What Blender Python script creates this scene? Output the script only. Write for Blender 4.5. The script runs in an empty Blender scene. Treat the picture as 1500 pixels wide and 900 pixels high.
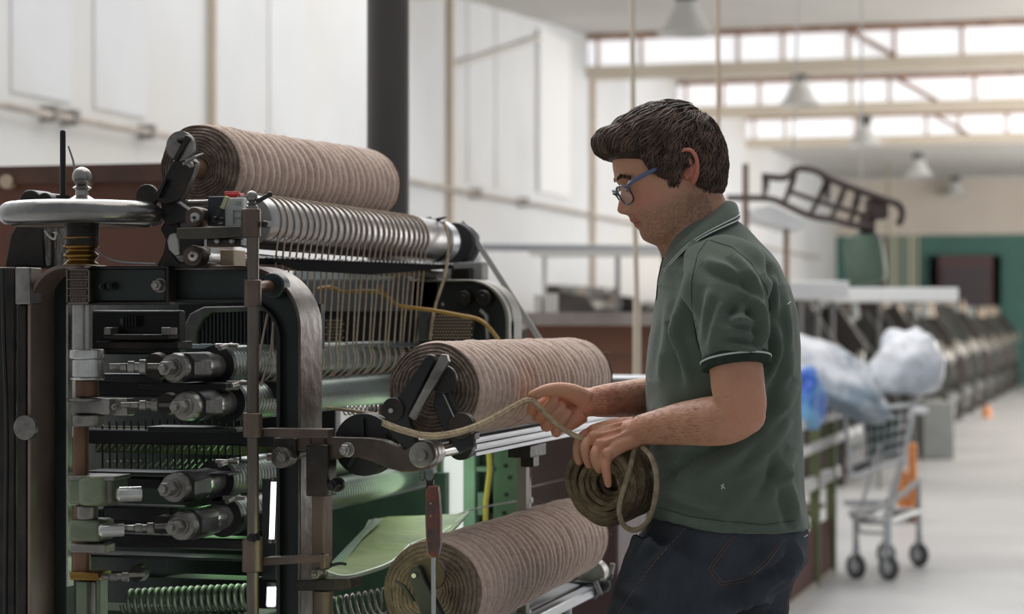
import bpy, bmesh, math, random
import numpy as np
from mathutils import Vector, Matrix, noise
from mathutils.bvhtree import BVHTree
R_ = random.Random(7)
SC = bpy.context.scene
COL = SC.collection
V = Vector
# ------------------------------------------------------------------ camera
FPX = 3200.0
TH = math.atan2(920, FPX)
CAM = V((0, 0, 1.35)); HOR = 465.0
FW = V((-math.sin(TH), math.cos(TH), 0)); RT = V((math.cos(TH), math.sin(TH), 0)); UP = V((0, 0, 1))
cd = bpy.data.cameras.new('camera'); cam = bpy.data.objects.new('camera', cd); COL.objects.link(cam)
cam.location = CAM; cam.rotation_euler = (math.pi / 2, 0, TH)
cd.sensor_width = 36; cd.lens = FPX / 1500 * 36; cd.shift_y = (HOR - 450) / 1500
cd.clip_start = 0.05; cd.clip_end = 200
cd.dof.use_dof = True; cd.dof.focus_distance = 3.5; cd.dof.aperture_fstop = 4.5
SC.camera = cam
vs = SC.view_settings; vs.view_transform = 'Standard'; vs.look = 'None'; vs.gamma = 1; vs.use_curve_mapping = False
vs.exposure = 0.08
SC.display_settings.display_device = 'sRGB'
# ------------------------------------------------------------------ world and daylight
w = bpy.data.worlds.new('world'); SC.world = w; w.use_nodes = True
bg = w.node_tree.nodes['Background']; bg.inputs[0].default_value = (0.90, 0.95, 1.0, 1); bg.inputs[1].default_value = 0.32


def area(name, loc, rot, sx, sy, power, col=(1, 1, 1)):
    l = bpy.data.lights.new(name, 'AREA'); l.shape = 'RECTANGLE'; l.size = sx; l.size_y = sy; l.energy = power; l.color = col
    o = bpy.data.objects.new(name, l); COL.objects.link(o); o.location = loc; o.rotation_euler = rot
    return o


# roof skylights over the hall (north-light glazing above the frame)
area('skylight_near', (-1.8, 6.0, 6.6), (math.radians(-8), 0, 0), 7, 7, 360, (1, .98, .95))
area('skylight_behind_left', (-4.6, 7.5, 5.6), (math.radians(-38), math.radians(-35), 0), 5, 4, 300, (.93, .97, 1))
area('skylight_far', (-3.0, 15.5, 6.9), (math.radians(-10), 0, 0), 8, 8, 520, (1, .98, .95))
area('side_light_far', (3.5, 30, 3.0), (0, math.radians(80), 0), 5, 22, 1900, (1, .97, .94))  # area light added on the right to brighten the far hall


def ray(px, py):
    return FW + RT * ((px - 750) / FPX) + UP * ((HOR - py) / FPX)


def PY(px, py, Y):
    r = ray(px, py); return CAM + r * (Y / r.y)


def PX(px, py, X):
    r = ray(px, py); return CAM + r * (X / r.x)


def PD(px, py, D):
    return CAM + ray(px, py) * D


def PZ(px, py, z):
    r = ray(px, py); return CAM + r * ((z - CAM.z) / r.z)


def proj(P):
    d = P - CAM; D = d.dot(FW)
    return 750 + d.dot(RT) / D * FPX, HOR - d.z / D * FPX


# ------------------------------------------------------------------ materials
MATS = {}


def s2l(c):
    return tuple((x / 255 / 12.92) if x / 255 <= .04045 else ((x / 255 + .055) / 1.055) ** 2.4 for x in c)


def mat(name, c1, rough=.6, metal=0, c2=None, scale=8, bump=0, bscale=None, spec=.5, stretch=(1, 1, 1), emit=0,
        lo=.35, hi=.65, rvar=0, detail=5, vcol=None, c3=None, s3=1.5, trans=0, alpha=1, sss=0, sheen=0, rand=0):
    if name in MATS: return MATS[name]
    m = bpy.data.materials.new(name); m.use_nodes = True; nt = m.node_tree; N = nt.nodes; L = nt.links
    b = N['Principled BSDF']
    b.inputs['Roughness'].default_value = rough; b.inputs['Metallic'].default_value = metal
    b.inputs['Specular IOR Level'].default_value = spec
    a = s2l(c1); b.inputs['Base Color'].default_value = (*a, 1)
    if trans: b.inputs['Transmission Weight'].default_value = trans
    if alpha < 1: b.inputs['Alpha'].default_value = alpha
    if sss:
        b.inputs['Subsurface Weight'].default_value = sss; b.inputs['Subsurface Radius'].default_value = (.9, .35, .2)
        b.inputs['Subsurface Scale'].default_value = .006
    if sheen: b.inputs['Sheen Weight'].default_value = sheen
    if emit:
        b.inputs['Emission Color'].default_value = (*a, 1); b.inputs['Emission Strength'].default_value = emit
    if c2 or bump or vcol:
        tc = N.new('ShaderNodeTexCoord'); mp = N.new('ShaderNodeMapping'); L.new(tc.outputs['Object'], mp.inputs[0])
        mp.inputs['Scale'].default_value = stretch
        nz = N.new('ShaderNodeTexNoise'); nz.inputs['Scale'].default_value = scale; nz.inputs['Detail'].default_value = detail
        nz.inputs['Roughness'].default_value = .62
        L.new(mp.outputs[0], nz.inputs['Vector'])
        col = None
        if c2:
            cr = N.new('ShaderNodeValToRGB'); cr.color_ramp.elements[0].position = lo; cr.color_ramp.elements[1].position = hi
            cr.color_ramp.elements[0].color = (*a, 1); cr.color_ramp.elements[1].color = (*s2l(c2), 1)
            L.new(nz.outputs[0], cr.inputs[0]); col = cr.outputs[0]
            if c3:
                n3 = N.new('ShaderNodeTexNoise'); n3.inputs['Scale'].default_value = s3; n3.inputs['Detail'].default_value = 6
                L.new(mp.outputs[0], n3.inputs['Vector'])
                r3 = N.new('ShaderNodeValToRGB'); r3.color_ramp.elements[0].position = .5; r3.color_ramp.elements[1].position = .68
                L.new(n3.outputs[0], r3.inputs[0])
                mx = N.new('ShaderNodeMix'); mx.data_type = 'RGBA'; L.new(r3.outputs[0], mx.inputs[0]); L.new(col, mx.inputs[6])
                mx.inputs[7].default_value = (*s2l(c3), 1); col = mx.outputs[2]
        if vcol:
            at = N.new('ShaderNodeAttribute'); at.attribute_name = vcol
            if col is None: col = at.outputs[0]
            else:
                mx = N.new('ShaderNodeMix'); mx.data_type = 'RGBA'; mx.blend_type = 'MULTIPLY'; mx.inputs[0].default_value = 1
                L.new(col, mx.inputs[6]); L.new(at.outputs[0], mx.inputs[7]); col = mx.outputs[2]
        if col is not None: L.new(col, b.inputs['Base Color'])
        if bump:
            nb = nz
            if bscale:
                nb = N.new('ShaderNodeTexNoise'); nb.inputs['Scale'].default_value = bscale; nb.inputs['Detail'].default_value = 6
                L.new(mp.outputs[0], nb.inputs['Vector'])
            bp = N.new('ShaderNodeBump'); bp.inputs['Strength'].default_value = min(1, bump); bp.inputs['Distance'].default_value = .004
            L.new(nb.outputs[0], bp.inputs['Height']); L.new(bp.outputs[0], b.inputs['Normal'])
        if rvar:
            mr = N.new('ShaderNodeMapRange'); mr.inputs[3].default_value = max(0.03, rough - rvar); mr.inputs[4].default_value = rough + rvar
            L.new(nz.outputs[0], mr.inputs[0]); L.new(mr.outputs[0], b.inputs['Roughness'])
    MATS[name] = m
    return m


M_IRON = lambda: mat('dark_cast_iron', (38, 36, 35), .42, .55, (64, 56, 50), 14, .5, 60, rvar=.12, c3=(30, 24, 20))
M_BLACK = lambda: mat('black_paint', (16, 16, 17), .45, .1, (30, 29, 29), 10, .25, 50)
M_GREEN = lambda: mat('dark_green_enamel', (13, 22, 18), .42, 0, (24, 38, 31), 6, .3, 40, c3=(14, 14, 13))
M_LGREEN = lambda: mat('worn_green_paint', (70, 98, 78), .5, 0, (96, 122, 98), 5, .3, 30, c3=(48, 60, 46))
M_BROWNIRON = lambda: mat('oxidised_brown_steel', (74, 62, 54), .45, .35, (104, 88, 78), 9, .4, 60, rvar=.1, stretch=(1, 1, .35))
M_STEEL = lambda: mat('machined_steel', (146, 142, 137), .3, .75, (184, 180, 175), 12, .15, 80, rvar=.12)
M_DSTEEL = lambda: mat('worn_steel', (100, 96, 91), .32, .7, (154, 150, 144), 16, .3, 70, rvar=.12)
M_RUSTSTEEL = lambda: mat('rusty_shaft_steel', (92, 66, 50), .45, .6, (122, 94, 74), 12, .3, 60, stretch=(1, 1, .3))
M_CHROME = lambda: mat('polished_chrome', (204, 203, 200), .2, .75, (170, 168, 164), 20, .05, 60)
M_BRASS = lambda: mat('aged_brass', (150, 118, 62), .28, .95, (112, 84, 44), 10, .15, 60)
M_ALU = lambda: mat('brushed_aluminium', (186, 188, 192), .34, .8, (170, 172, 176), 14, .08, 90, stretch=(1, .1, 1))
M_ROLL = lambda: mat('fluted_roller_steel', (120, 128, 124), .36, .85, (150, 158, 152), 10, .1, 60, stretch=(1, .3, 1))
M_WOOL = lambda: mat('brown_wool_roving', (180, 156, 142), .95, 0, (204, 181, 167), 130, .45, 320, spec=.1, sheen=.3)
M_CORD = lambda: mat('jute_cord_fibre', (136, 120, 96), .95, 0, (176, 160, 134), 60, 1, 220, spec=.1, sheen=.2)
M_RUSTPANEL = lambda: mat('rust_brown_sheet', (84, 50, 36), .55, .1, (118, 74, 54), 3, .3, 30, c3=(70, 40, 30))
M_MAROON = lambda: mat('maroon_paint', (72, 50, 50), .5, 0, (88, 62, 62), 3, .15, 30)
M_WHITE = lambda: mat('white_paint', (206, 205, 203), .6, 0, (192, 190, 187), 2, .1, 20)
M_TAN = lambda: mat('tan_painted_pipe', (190, 168, 146), .6, 0, (170, 150, 130), 5)


SPLIT = {'lower_bracket', 'rusty_shaft', 'weight_disc', 'shaft_collar', 'white_wire', 'outer_post', 'lower_slide', 'scale_bar', 'square_nut', 'clamp_screws',
         'stop_screws', 'cross_beam', 'arm_post', 'gear_cover', 'post_holes', 'rivet', 'hub_bore', 'small_green_fitting', 'retaining_pin', 'bolt_head', 'seams', 'stitching'}
ORD = ['first', 'second', 'third', 'fourth', 'fifth', 'sixth', 'seventh', 'eighth', 'ninth', 'tenth', 'eleventh', 'twelfth', 'thirteenth', 'fourteenth', 'fifteenth', 'sixteenth', 'seventeenth',
       'eighteenth', 'nineteenth', 'twentieth', 'twenty-first', 'twenty-second', 'twenty-third', 'twenty-fourth', 'twenty-fifth', 'twenty-sixth', 'rightmost']
# ------------------------------------------------------------------ mesh builder
def basis(axis):
    a = V(axis).normalized(); t = V((0, 0, 1)) if abs(a.z) < .9 else V((1, 0, 0))
    u = a.cross(t).normalized(); return a, u, a.cross(u).normalized()


class B:
    def __init__(s):
        s.v = []; s.f = []

    def add(s, vs, fs):
        n = len(s.v); s.v += [tuple(p) for p in vs]; s.f += [tuple(n + i for i in f) for f in fs]; return s

    def box(s, x0, x1, y0, y1, z0, z1):
        p = [(x, y, z) for x in (min(x0, x1), max(x0, x1)) for y in (min(y0, y1), max(y0, y1)) for z in (min(z0, z1), max(z0, z1))]
        return s.add(p, [(0, 1, 3, 2), (4, 6, 7, 5), (0, 4, 5, 1), (2, 3, 7, 6), (0, 2, 6, 4), (1, 5, 7, 3)])

    def obox(s, c, ax, ay, az):      # oriented box: centre and three half-axis vectors
        c = V(c); p = [c + ax * i + ay * j + az * k for i in (-1, 1) for j in (-1, 1) for k in (-1, 1)]
        return s.add(p, [(0, 1, 3, 2), (4, 6, 7, 5), (0, 4, 5, 1), (2, 3, 7, 6), (0, 2, 6, 4), (1, 5, 7, 3)])

    def bar(s, p0, p1, w, h, up=(0, 0, 1)):  # rectangular bar between two points
        p0 = V(p0); p1 = V(p1); a = (p1 - p0); L = a.length / 2; a.normalize(); u = V(up); sd = a.cross(u)
        if sd.length < 1e-4: sd = a.cross(V((1, 0, 0)))
        sd.normalize(); u = sd.cross(a)
        return s.obox((p0 + p1) / 2, a * L, sd * w / 2, u * h / 2)

    def rings(s, rs, closed=False, cap=True):
        n = len(rs[0]); vs = [p for r in rs for p in r]; fs = []; m = len(rs)
        for i in range(m if closed else m - 1):
            a = i * n; b = ((i + 1) % m) * n
            for j in range(n):
                k = (j + 1) % n; fs.append((a + j, a + k, b + k, b + j))
        if cap and not closed:
            fs.append(tuple(range(n - 1, -1, -1))); fs.append(tuple(range((m - 1) * n, m * n)))
        return s.add(vs, fs)

    def lathe(s, prof, p0, axis=(0, 0, 1), n=32, cap=True):   # prof: (radius, distance along axis)
        a, u, v = basis(axis); p0 = V(p0); rs = []
        for r, t in prof:
            c = p0 + a * t; rs.append([c + (u * math.cos(2 * math.pi * k / n) + v * math.sin(2 * math.pi * k / n)) * max(r, 1e-5) for k in range(n)])
        return s.rings(rs, cap=cap)

    def cyl(s, p0, p1, r, r2=None, n=28):
        p0 = V(p0); p1 = V(p1); d = p1 - p0
        return s.lathe([(r, 0), (r if r2 is None else r2, d.length)], p0, d, n)

    def ball(s, c, r, n=20, sq=(1, 1, 1)):
        m = n // 2; rs = []
        for i in range(m + 1):
            a = math.pi * i / m; q = max(math.sin(a), 1e-4)
            rs.append([(c[0] + r * sq[0] * q * math.cos(2 * math.pi * k / n), c[1] + r * sq[1] * q * math.sin(2 * math.pi * k / n), c[2] + r * sq[2] * math.cos(a)) for k in range(n)])
        return s.rings(rs)

    def tube(s, pts, r, n=8, closed=False, cap=True, sub=0, flat=None):
        pts = [V(p) for p in pts]
        rr = list(r) if hasattr(r, '__len__') else [r] * len(pts)
        if sub: pts, rr = cr(pts, rr, sub, closed)
        m = len(pts); rs = []; u = None
        for i in range(m):
            if closed: t = pts[(i + 1) % m] - pts[i - 1]
            else: t = pts[min(i + 1, m - 1)] - pts[max(i - 1, 0)]
            if t.length < 1e-9: t = V((0, 0, 1))
            t.normalize()
            if u is None:
                _, u, _ = basis(t)
            u = (u - t * u.dot(t))
            if u.length < 1e-6: _, u, _ = basis(t)
            u.normalize(); v = t.cross(u)
            rs.append([pts[i] + (u * math.cos(2 * math.pi * k / n) + v * math.sin(2 * math.pi * k / n)) * rr[i] for k in range(n)])
        return s.rings(rs, closed, cap)

    def prismY(s, poly, y0, y1):     # polygon of (x, z)
        n = len(poly); vs = [(x, y0, z) for x, z in poly] + [(x, y1, z) for x, z in poly]
        fs = [tuple(range(n - 1, -1, -1)), tuple(range(n, 2 * n))] + [(i, (i + 1) % n, n + (i + 1) % n, n + i) for i in range(n)]
        return s.add(vs, fs)

    def strip(s, A, Bp, y0, y1):     # band between two polylines (x,z), extruded y0..y1
        n = len(A); vs = []
        for (x, z), (x2, z2) in zip(A, Bp): vs += [(x, y0, z), (x2, y0, z2), (x2, y1, z2), (x, y1, z)]
        fs = []
        for i in range(n - 1):
            a = i * 4; b = a + 4
            for j in range(4): fs.append((a + j, a + (j + 1) % 4, b + (j + 1) % 4, b + j))
        fs.append((3, 2, 1, 0)); k = (n - 1) * 4; fs.append((k, k + 1, k + 2, k + 3))
        return s.add(vs, fs)

    def plateP(s, pts, nrm, th):     # planar polygon of 3D points thickened along nrm
        nrm = V(nrm).normalized() * th; n = len(pts); vs = [V(p) for p in pts] + [V(p) + nrm for p in pts]
        fs = [tuple(range(n - 1, -1, -1)), tuple(range(n, 2 * n))] + [(i, (i + 1) % n, n + (i + 1) % n, n + i) for i in range(n)]
        return s.add(vs, fs)

    # pixel-plane helpers: things whose front lies on the plane Y
    def fbox(s, a, b, c, d, Y, dep):
        p = PY(a, b, Y); q = PY(c, d, Y); return s.box(p.x, q.x, Y, Y + dep, q.z, p.z)

    def fdisc(s, px, py, rpx, Y, dep, n=32, prof=None):
        p = PY(px, py, Y); r = rpx * p_scale(px, Y)
        if prof: return s.lathe([(r * a, b * dep) for a, b in prof], p, (0, 1, 0), n)
        return s.lathe([(r, 0), (r, dep)], p, (0, 1, 0), n)

    def vcyl(s, px, py0, py1, rpx, Y, n=24):
        p = PY(px, py1, Y); q = PY(px, py0, Y); return s.cyl(p, q, rpx * p_scale(px, Y), n=n)

    def fpoly(s, pts, Y, dep):
        return s.prismY([(PY(a, b, Y).x, PY(a, b, Y).z) for a, b in pts], Y, Y + dep)

    def nut(s, px, py, rpx, Y, dep):
        p = PY(px, py, Y); r = rpx * p_scale(px, Y)
        s.lathe([(r * 1.25, 0), (r * 1.25, dep * .25)], (p.x, Y + dep * .75, p.z), (0, 1, 0), 20)
        s.lathe([(r * .92, 0), (r, .12 * dep), (r, dep * .8)], p, (0, 1, 0), 6)
        s.lathe([(r * .45, 0), (r * .5, dep * .1), (r * .5, dep * .3)], (p.x, Y - dep * .25, p.z), (0, 1, 0), 12)
        return s

    def mesh(s, name, off=V((0, 0, 0)), ang=38):
        me = bpy.data.meshes.new(name)
        me.from_pydata([(p[0] - off.x, p[1] - off.y, p[2] - off.z) for p in s.v], [], s.f)
        bm = bmesh.new(); bm.from_mesh(me); bmesh.ops.recalc_face_normals(bm, faces=bm.faces); bm.to_mesh(me); bm.free()
        me.polygons.foreach_set('use_smooth', [True] * len(me.polygons)); me.set_sharp_from_angle(angle=math.radians(ang)); me.update()
        return me

    def build(s, name, m, parent=None, bev=0, label=None, cat=None, group=None, kind=None, ang=38):
        if name in SPLIT:       # every separate piece becomes a part of its own
            par = list(range(len(s.v)))
            def fd(i):
                while par[i] != i: par[i] = par[par[i]]; i = par[i]
                return i
            for f in s.f:
                for k in f[1:]: par[fd(k)] = fd(f[0])
            isl = {}
            for f in s.f: isl.setdefault(fd(f[0]), []).append(f)
            out = None
            for fs in isl.values():
                ids = sorted({i for f in fs for i in f}); mp = {i: k for k, i in enumerate(ids)}
                q = B(); q.v = [s.v[i] for i in ids]; q.f = [tuple(mp[i] for i in f) for f in fs]
                o = q.build1(name, m, parent, bev, label, cat, group, kind, ang); out = out or o
            return out
        return s.build1(name, m, parent, bev, label, cat, group, kind, ang)

    def build1(s, name, m, parent=None, bev=0, label=None, cat=None, group=None, kind=None, ang=38):
        if parent is not None: off = rootloc(parent)
        else:
            a = np.array(s.v); lo = a.min(0); hi = a.max(0); off = V(((lo[0] + hi[0]) / 2, (lo[1] + hi[1]) / 2, lo[2]))
        me = s.mesh(name, off, ang); me.materials.append(m)
        return link(name, me, parent, off, bev, label, cat, group, kind)


def link(name, me, parent, off, bev=0, label=None, cat=None, group=None, kind=None):
    o = bpy.data.objects.new(name, me); COL.objects.link(o)
    if parent is None: o.location = off
    else: o.parent = parent
    if bev:
        md = o.modifiers.new('bevel', 'BEVEL'); md.width = bev; md.segments = 2; md.limit_method = 'ANGLE'; md.angle_limit = math.radians(40)
    return tag(o, label, cat, group, kind)


def tag(o, label=None, cat=None, group=None, kind=None):
    for k, v in (('label', label), ('category', cat), ('group', group), ('kind', kind)):
        if v: o[k] = v
    return o


def rootloc(o):
    while o.parent is not None: o = o.parent
    return o.location.copy()


def empty(name, loc, label, cat, group=None):
    o = bpy.data.objects.new(name, None); COL.objects.link(o); o.location = loc; o.empty_display_size = .1
    return tag(o, label, cat, group)


def p_scale(px, Y):     # metres per pixel on the plane Y
    return (PY(px, 400, Y) - PY(px, 401, Y)).length


def cr(pts, rr, sub, closed=False):   # Catmull-Rom
    n = len(pts); P = []; Rr = []
    g = (lambda i: i % n) if closed else (lambda i: max(0, min(n - 1, i)))
    for i in range(n if closed else n - 1):
        a, b, c, d = (pts[g(i + k)] for k in (-1, 0, 1, 2))
        for k in range(sub):
            t = k / sub; P.append(.5 * ((2 * b) + (c - a) * t + (2 * a - 5 * b + 4 * c - d) * t * t + (3 * b - a - 3 * c + d) * t ** 3))
            Rr.append(rr[g(i)] * (1 - t) + rr[g(i + 1)] * t)
    if not closed: P.append(pts[-1]); Rr.append(rr[-1])
    return P, Rr


def arc2(cx, cz, r, a0, a1, n):
    return [(cx + r * math.cos(math.radians(a0 + (a1 - a0) * i / n)), cz + r * math.sin(math.radians(a0 + (a1 - a0) * i / n))) for i in range(n + 1)]


def nz(x, y=0., z=0.):
    return noise.noise(V((x, y, z)))
# ================================================================== the hall
WX = -6.0        # left long wall
b = B(); b.box(-7, 6, -2, 46, -.12, 0)
b.build('floor', mat('pale_concrete_floor', (196, 195, 194), .38, 0, (182, 181, 180), .8, .1, 6, c3=(172, 171, 171), s3=.35), kind='structure')
mw = mat('white_limewashed_wall', (212, 213, 214), .75, 0, (202, 203, 205), .7, .15, 8, c3=(206, 203, 198), s3=.3)
mc = mat('white_ceiling_plaster', (214, 212, 207), .8, 0, (206, 203, 197), .5)
b = B(); b.box(WX - .2, WX, 0, 46, 0, 7.5); b.build('wall_left', mw, kind='structure')
# far wall: green dado, tan band, pale top
FY = 45.0
b = B(); b.box(WX, 6, FY, FY + .2, 3.02, 4.15); b.box(WX, 6, FY, FY + .2, 4.15, 6); b.build('wall_far', mat('pale_tan_wall', (206, 196, 184), .8, 0, (198, 187, 175), .6), kind='structure')
b = B(); b.box(WX, 6, FY - .02, FY + .18, 0, 3.02); b.build('wall_far_dado', mat('green_dado_paint', (66, 108, 98), .6, 0, (60, 98, 90), 1), kind='structure')
b = B(); b.box(WX, 6, FY - .06, FY - .01, 4.15, 5.6); b.build('wall_far_upper', mw, kind='structure')
# sawtooth roof: valley beams, glazing strips, slopes
VY = [17.4, 24.0, 29.0, 34.4]; ZV = 4.18; ZR = 4.51
m_glass = mat('daylit_glazing', (228, 230, 233), .4, emit=.8)
m_frame = mat('rusty_window_frame', (146, 110, 94), .6, 0, (182, 150, 130), 6)
m_beam = mat('cream_beam', (222, 211, 194), .7, 0, (214, 202, 184), 2)
for i, Y in enumerate(VY):
    if i:
        b = B(); b.box(WX, 6, Y - .02, Y + .02, ZV, ZR)
        b.build('window_%d' % i, m_glass, kind='structure')
        fr = B(); fr.box(WX, 6, Y - .09, Y - .03, ZR - .035, ZR + .05); x = WX + .1
        R2 = random.Random(i)
        while x < 5: fr.box(x, x + .035, Y - .06, Y - .03, ZV, ZR); x += R2.choice([.5, .72, 1.1])
        # a diagonal roof brace
        fr.bar((WX + 2.9, Y - .08, ZR), (WX + 3.45, Y - .08, ZV), .05, .1, (0, 1, 0))
        fr.build('window_%d_frame' % i, m_frame, kind='structure')
    b = B(); b.box(WX, 6, Y - .1, Y + .12, ZV - .14, ZV); b.build('trim_%d' % (i + 1), m_beam, kind='structure')
    if i < len(VY) - 1:
        y1 = VY[i + 1]
        b = B(); b.add([(WX, Y, ZV), (6, Y, ZV), (6, y1, ZR + .04), (WX, y1, ZR + .04), (WX, Y, ZV + .06), (6, Y, ZV + .06), (6, y1, ZR + .1), (WX, y1, ZR + .1)],
                       [(0, 1, 2, 3), (7, 6, 5, 4), (0, 4, 5, 1), (1, 5, 6, 2), (2, 6, 7, 3), (3, 7, 4, 0)])
        b.build('ceiling_%d' % (i + 1), mc, kind='structure')
b = B(); b.box(WX, 6, 34.4, FY, ZV, ZV + .1); b.build('ceiling_far', mc, kind='structure')
# pilasters, conduits on the left wall
def wall_px(px, py): return PX(px, py, WX)
m_pipe = mat('pale_tan_trim', (206, 190, 172), .6, 0, (196, 180, 162), 3)
for i, (px, w_) in enumerate(((305, .025), (655, .05), (865, .08))):
    p = wall_px(px, 300); b = B(); b.box(WX, WX + .06, p.y - w_ / 2, p.y + w_ / 2, 0, 4.6 if i else 6)
    b.build('trim_%d' % (i + 6), m_pipe, kind='structure')
a = wall_px(655, 98); c = wall_px(785, 56)
b = B(); b.bar((WX + .03, a.y, a.z), (WX + .03, c.y, c.z), .05, .05); b.build('trim_9', mat('grey_trim', (186, 182, 176), .7), kind='structure')
a = wall_px(785, 56); c = wall_px(830, 290); c2 = wall_px(830, 56)
b = B(); b.box(WX, WX + .04, a.y, c.y, c.z, a.z + .1); b.build('wall_left_panel', mat('bright_white_panel', (226, 226, 226), .7), kind='structure')
# shallow wall panels
for k, px in enumerate((60, 175, 420, 700, 740)):
    p = wall_px(px, 300); b = B(); b.box(WX, WX + .012, p.y - .35, p.y + .35, 2.6, 6.0); b.build('trim_%d' % (20 + k), mw, kind='structure')
zc = 2.5
b = B(); pts = []
for k in range(80):
    y = 9 + k * .42; pts.append((WX + .07, y, zc + .02 * nz(y * 1.3, 3)))
b.tube(pts, .022, 8); 
b.build('wall_conduit', mat('grimy_conduit', (150, 142, 134), .7, 0, (190, 180, 168), 3), label='thin grimy conduit running along the white left wall at head height', cat='pipe')
for k, px in enumerate((62, 92, 205, 690, 760)):
    y = wall_px(px, 200).y; b = B(); b.box(WX, WX + .10, y - .03, y + .03, zc - .04, zc + .05)
    b.build('conduit_clip', mat('clip_grey', (128, 122, 116), .6), label=('leftmost', 'second', 'third', 'fourth', 'rightmost')[k] + ' of five small dark brackets on the wall conduit', cat='bracket', group='brackets on the wall conduit')
# horizontal rail on the wall behind the man's chin
a = PY(688, 362, 12.3); c = PY(1115, 366, 12.3)
b = B(); b.tube([a, c], .021, 8)
for px in (700, 905, 1110):
    p = PY(px, 364, 12.3); b.cyl((p.x, 12.3, 0), (p.x, 12.3, p.z), .014)
b.build('pipe_rail', mat('grey_pipe', (120, 122, 126), .5, .3), label='long grey horizontal pipe rail on thin posts before the white wall', cat='rail')
b = B(); a = PY(785, 368, 11.9); c = PY(985, 378, 11.9); b.box(a.x, c.x, 11.75, 12.1, a.z - .03, a.z)
b.tube([(a.x + .05, 11.9, a.z - .02), (a.x + .05, 11.9, 0)], .012); b.tube([(c.x - .05, 11.9, a.z - .02), (c.x - .05, 11.9, 0)], .012)
b.build('shelf_board', mat('pale_shelf', (184, 182, 178), .7), label='pale narrow shelf board just below the grey pipe rail', cat='shelf')
b = B()
for k, (px, h_) in enumerate(((782, 26), (797, 28))):
    p = PY(px, 458, 8.25); q = PY(px + 11, 458 - h_, 8.25); b.box(p.x, q.x, 8.25, 8.35, p.z - .004, q.z)
b.build('wall_cabinet', mat('pale_cabinet', (178, 176, 172), .7), label='small pale twin box on the ledge below the white wall', cat='box')

# iron column behind the machine
CY = 5.2
p = PY(568.5, 200, CY); rc = 31 * p_scale(568, CY)
t = empty('iron_column', (p.x, CY, 0), 'thick dark round iron column rising behind the machine', 'column')
b = B(); b.lathe([(rc, .25), (rc, 6.5)], (p.x, CY, 0), n=40); b.build('shaft', mat('black_column_paint', (68, 63, 62), .55, .1, (82, 76, 73), 3, .3, 20, stretch=(1, 1, .3)), t)
b = B(); b.lathe([(rc * 1.7, 0), (rc * 1.7, .1), (rc * 1.3, .16), (rc * 1.05, .25)], (p.x, CY, 0), n=40); b.build('base', M_IRON(), t)

# rust-brown casings behind
a = PY(-60, 249, 5.6); c = PY(262, 900, 5.6)
t = empty('rusty_casing', ((a.x + c.x) / 2, 5.8, 0), 'rust-brown sheet casing standing behind the handwheel at left', 'casing')
b = B(); b.box(a.x, c.x, 5.6, 6.0, 0, a.z); b.build('panel', M_RUSTPANEL(), t, .01)
b = B(); b.box(a.x, c.x, 5.57, 5.6, a.z - .045, a.z + .005); b.build('top_rail', mat('rust_dark', (70, 48, 40), .6, .2, (92, 62, 48), 8), t)
b = B()
for px in (8, 120): p = PY(px, 266, 5.56); b.lathe([(.02, 0), (.02, .03)], p, (0, 1, 0), 12)
b.build('bolt_head', M_TAN(), t)
YB = 8.2
a = PY(772, 458, YB); c = PY(1095, 700, YB)
t = empty('wooden_casing', ((a.x + c.x) / 2, YB + .3, 0), 'long low brown wooden casing with a grey ledge behind the man', 'casing')
b = B(); b.box(a.x, c.x, YB, YB + .6, .78, a.z - .05); b.build('panel', mat('brown_wood_planks', (104, 66, 46), .6, 0, (134, 88, 62), 3, .2, 20, stretch=(.3, 1, 3), c3=(88, 56, 42)), t)
for x in (a.x + .04, c.x - .04):
    for y in (YB + .04, YB + .56): b = B(); b.box(x - .03, x + .03, y - .03, y + .03, 0, .78); b.build('leg', M_IRON(), t)
b = B(); b.box(a.x - .02, c.x, YB - .06, YB + .6, a.z - .05, a.z); b.build('ledge', mat('grey_ledge', (112, 102, 98), .6, 0, (134, 124, 118), 5), t)
# tall pale post and hanging ropes
p = PY(933, 560, 6.6)
b = B(); b.tube([(p.x, 6.6, 0), (p.x, 6.6, PY(933, 440, 6.6).z)], .012, 10); b.tube([(p.x, 6.6, PY(933, 440, 6.6).z), PY(928, 230, 6.6), PY(926, 0, 6.6), PY(926, -400, 6.6)], .008, 8)
b.build('pale_pole', mat('pale_pole', (196, 182, 164), .6), label='thin pale vertical pole rising before the wall left of the man', cat='pole')
p = PY(1052, 500, 7.5)
b = B(); b.tube([(p.x, 7.5, .9), (p.x, 7.5, 2.2), PY(1051, 0, 7.5), PY(1050, -400, 7.5)], .007, 8)
b.build('hanging_rope', mat('tan_rope', (186, 164, 142), .8), label='thin tan rope hanging from the roof behind the man\'s head', cat='rope')

a = PY(842, 552, 5.25); c = PY(992, 560, 5.25)
t = empty('narrow_table', ((a.x + c.x) / 2, 5.35, 0), 'pale narrow metal table top visible between the upper roll and the man', 'table')
b = B(); b.box(a.x, c.x, 5.2, 5.45, c.z, a.z); b.build('table_top', M_ALU(), t, .002)
for x in (a.x + .03, c.x - .03): b = B(); b.box(x - .012, x + .012, 5.3, 5.33, 0, c.z); b.build('leg', M_ALU(), t)

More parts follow.
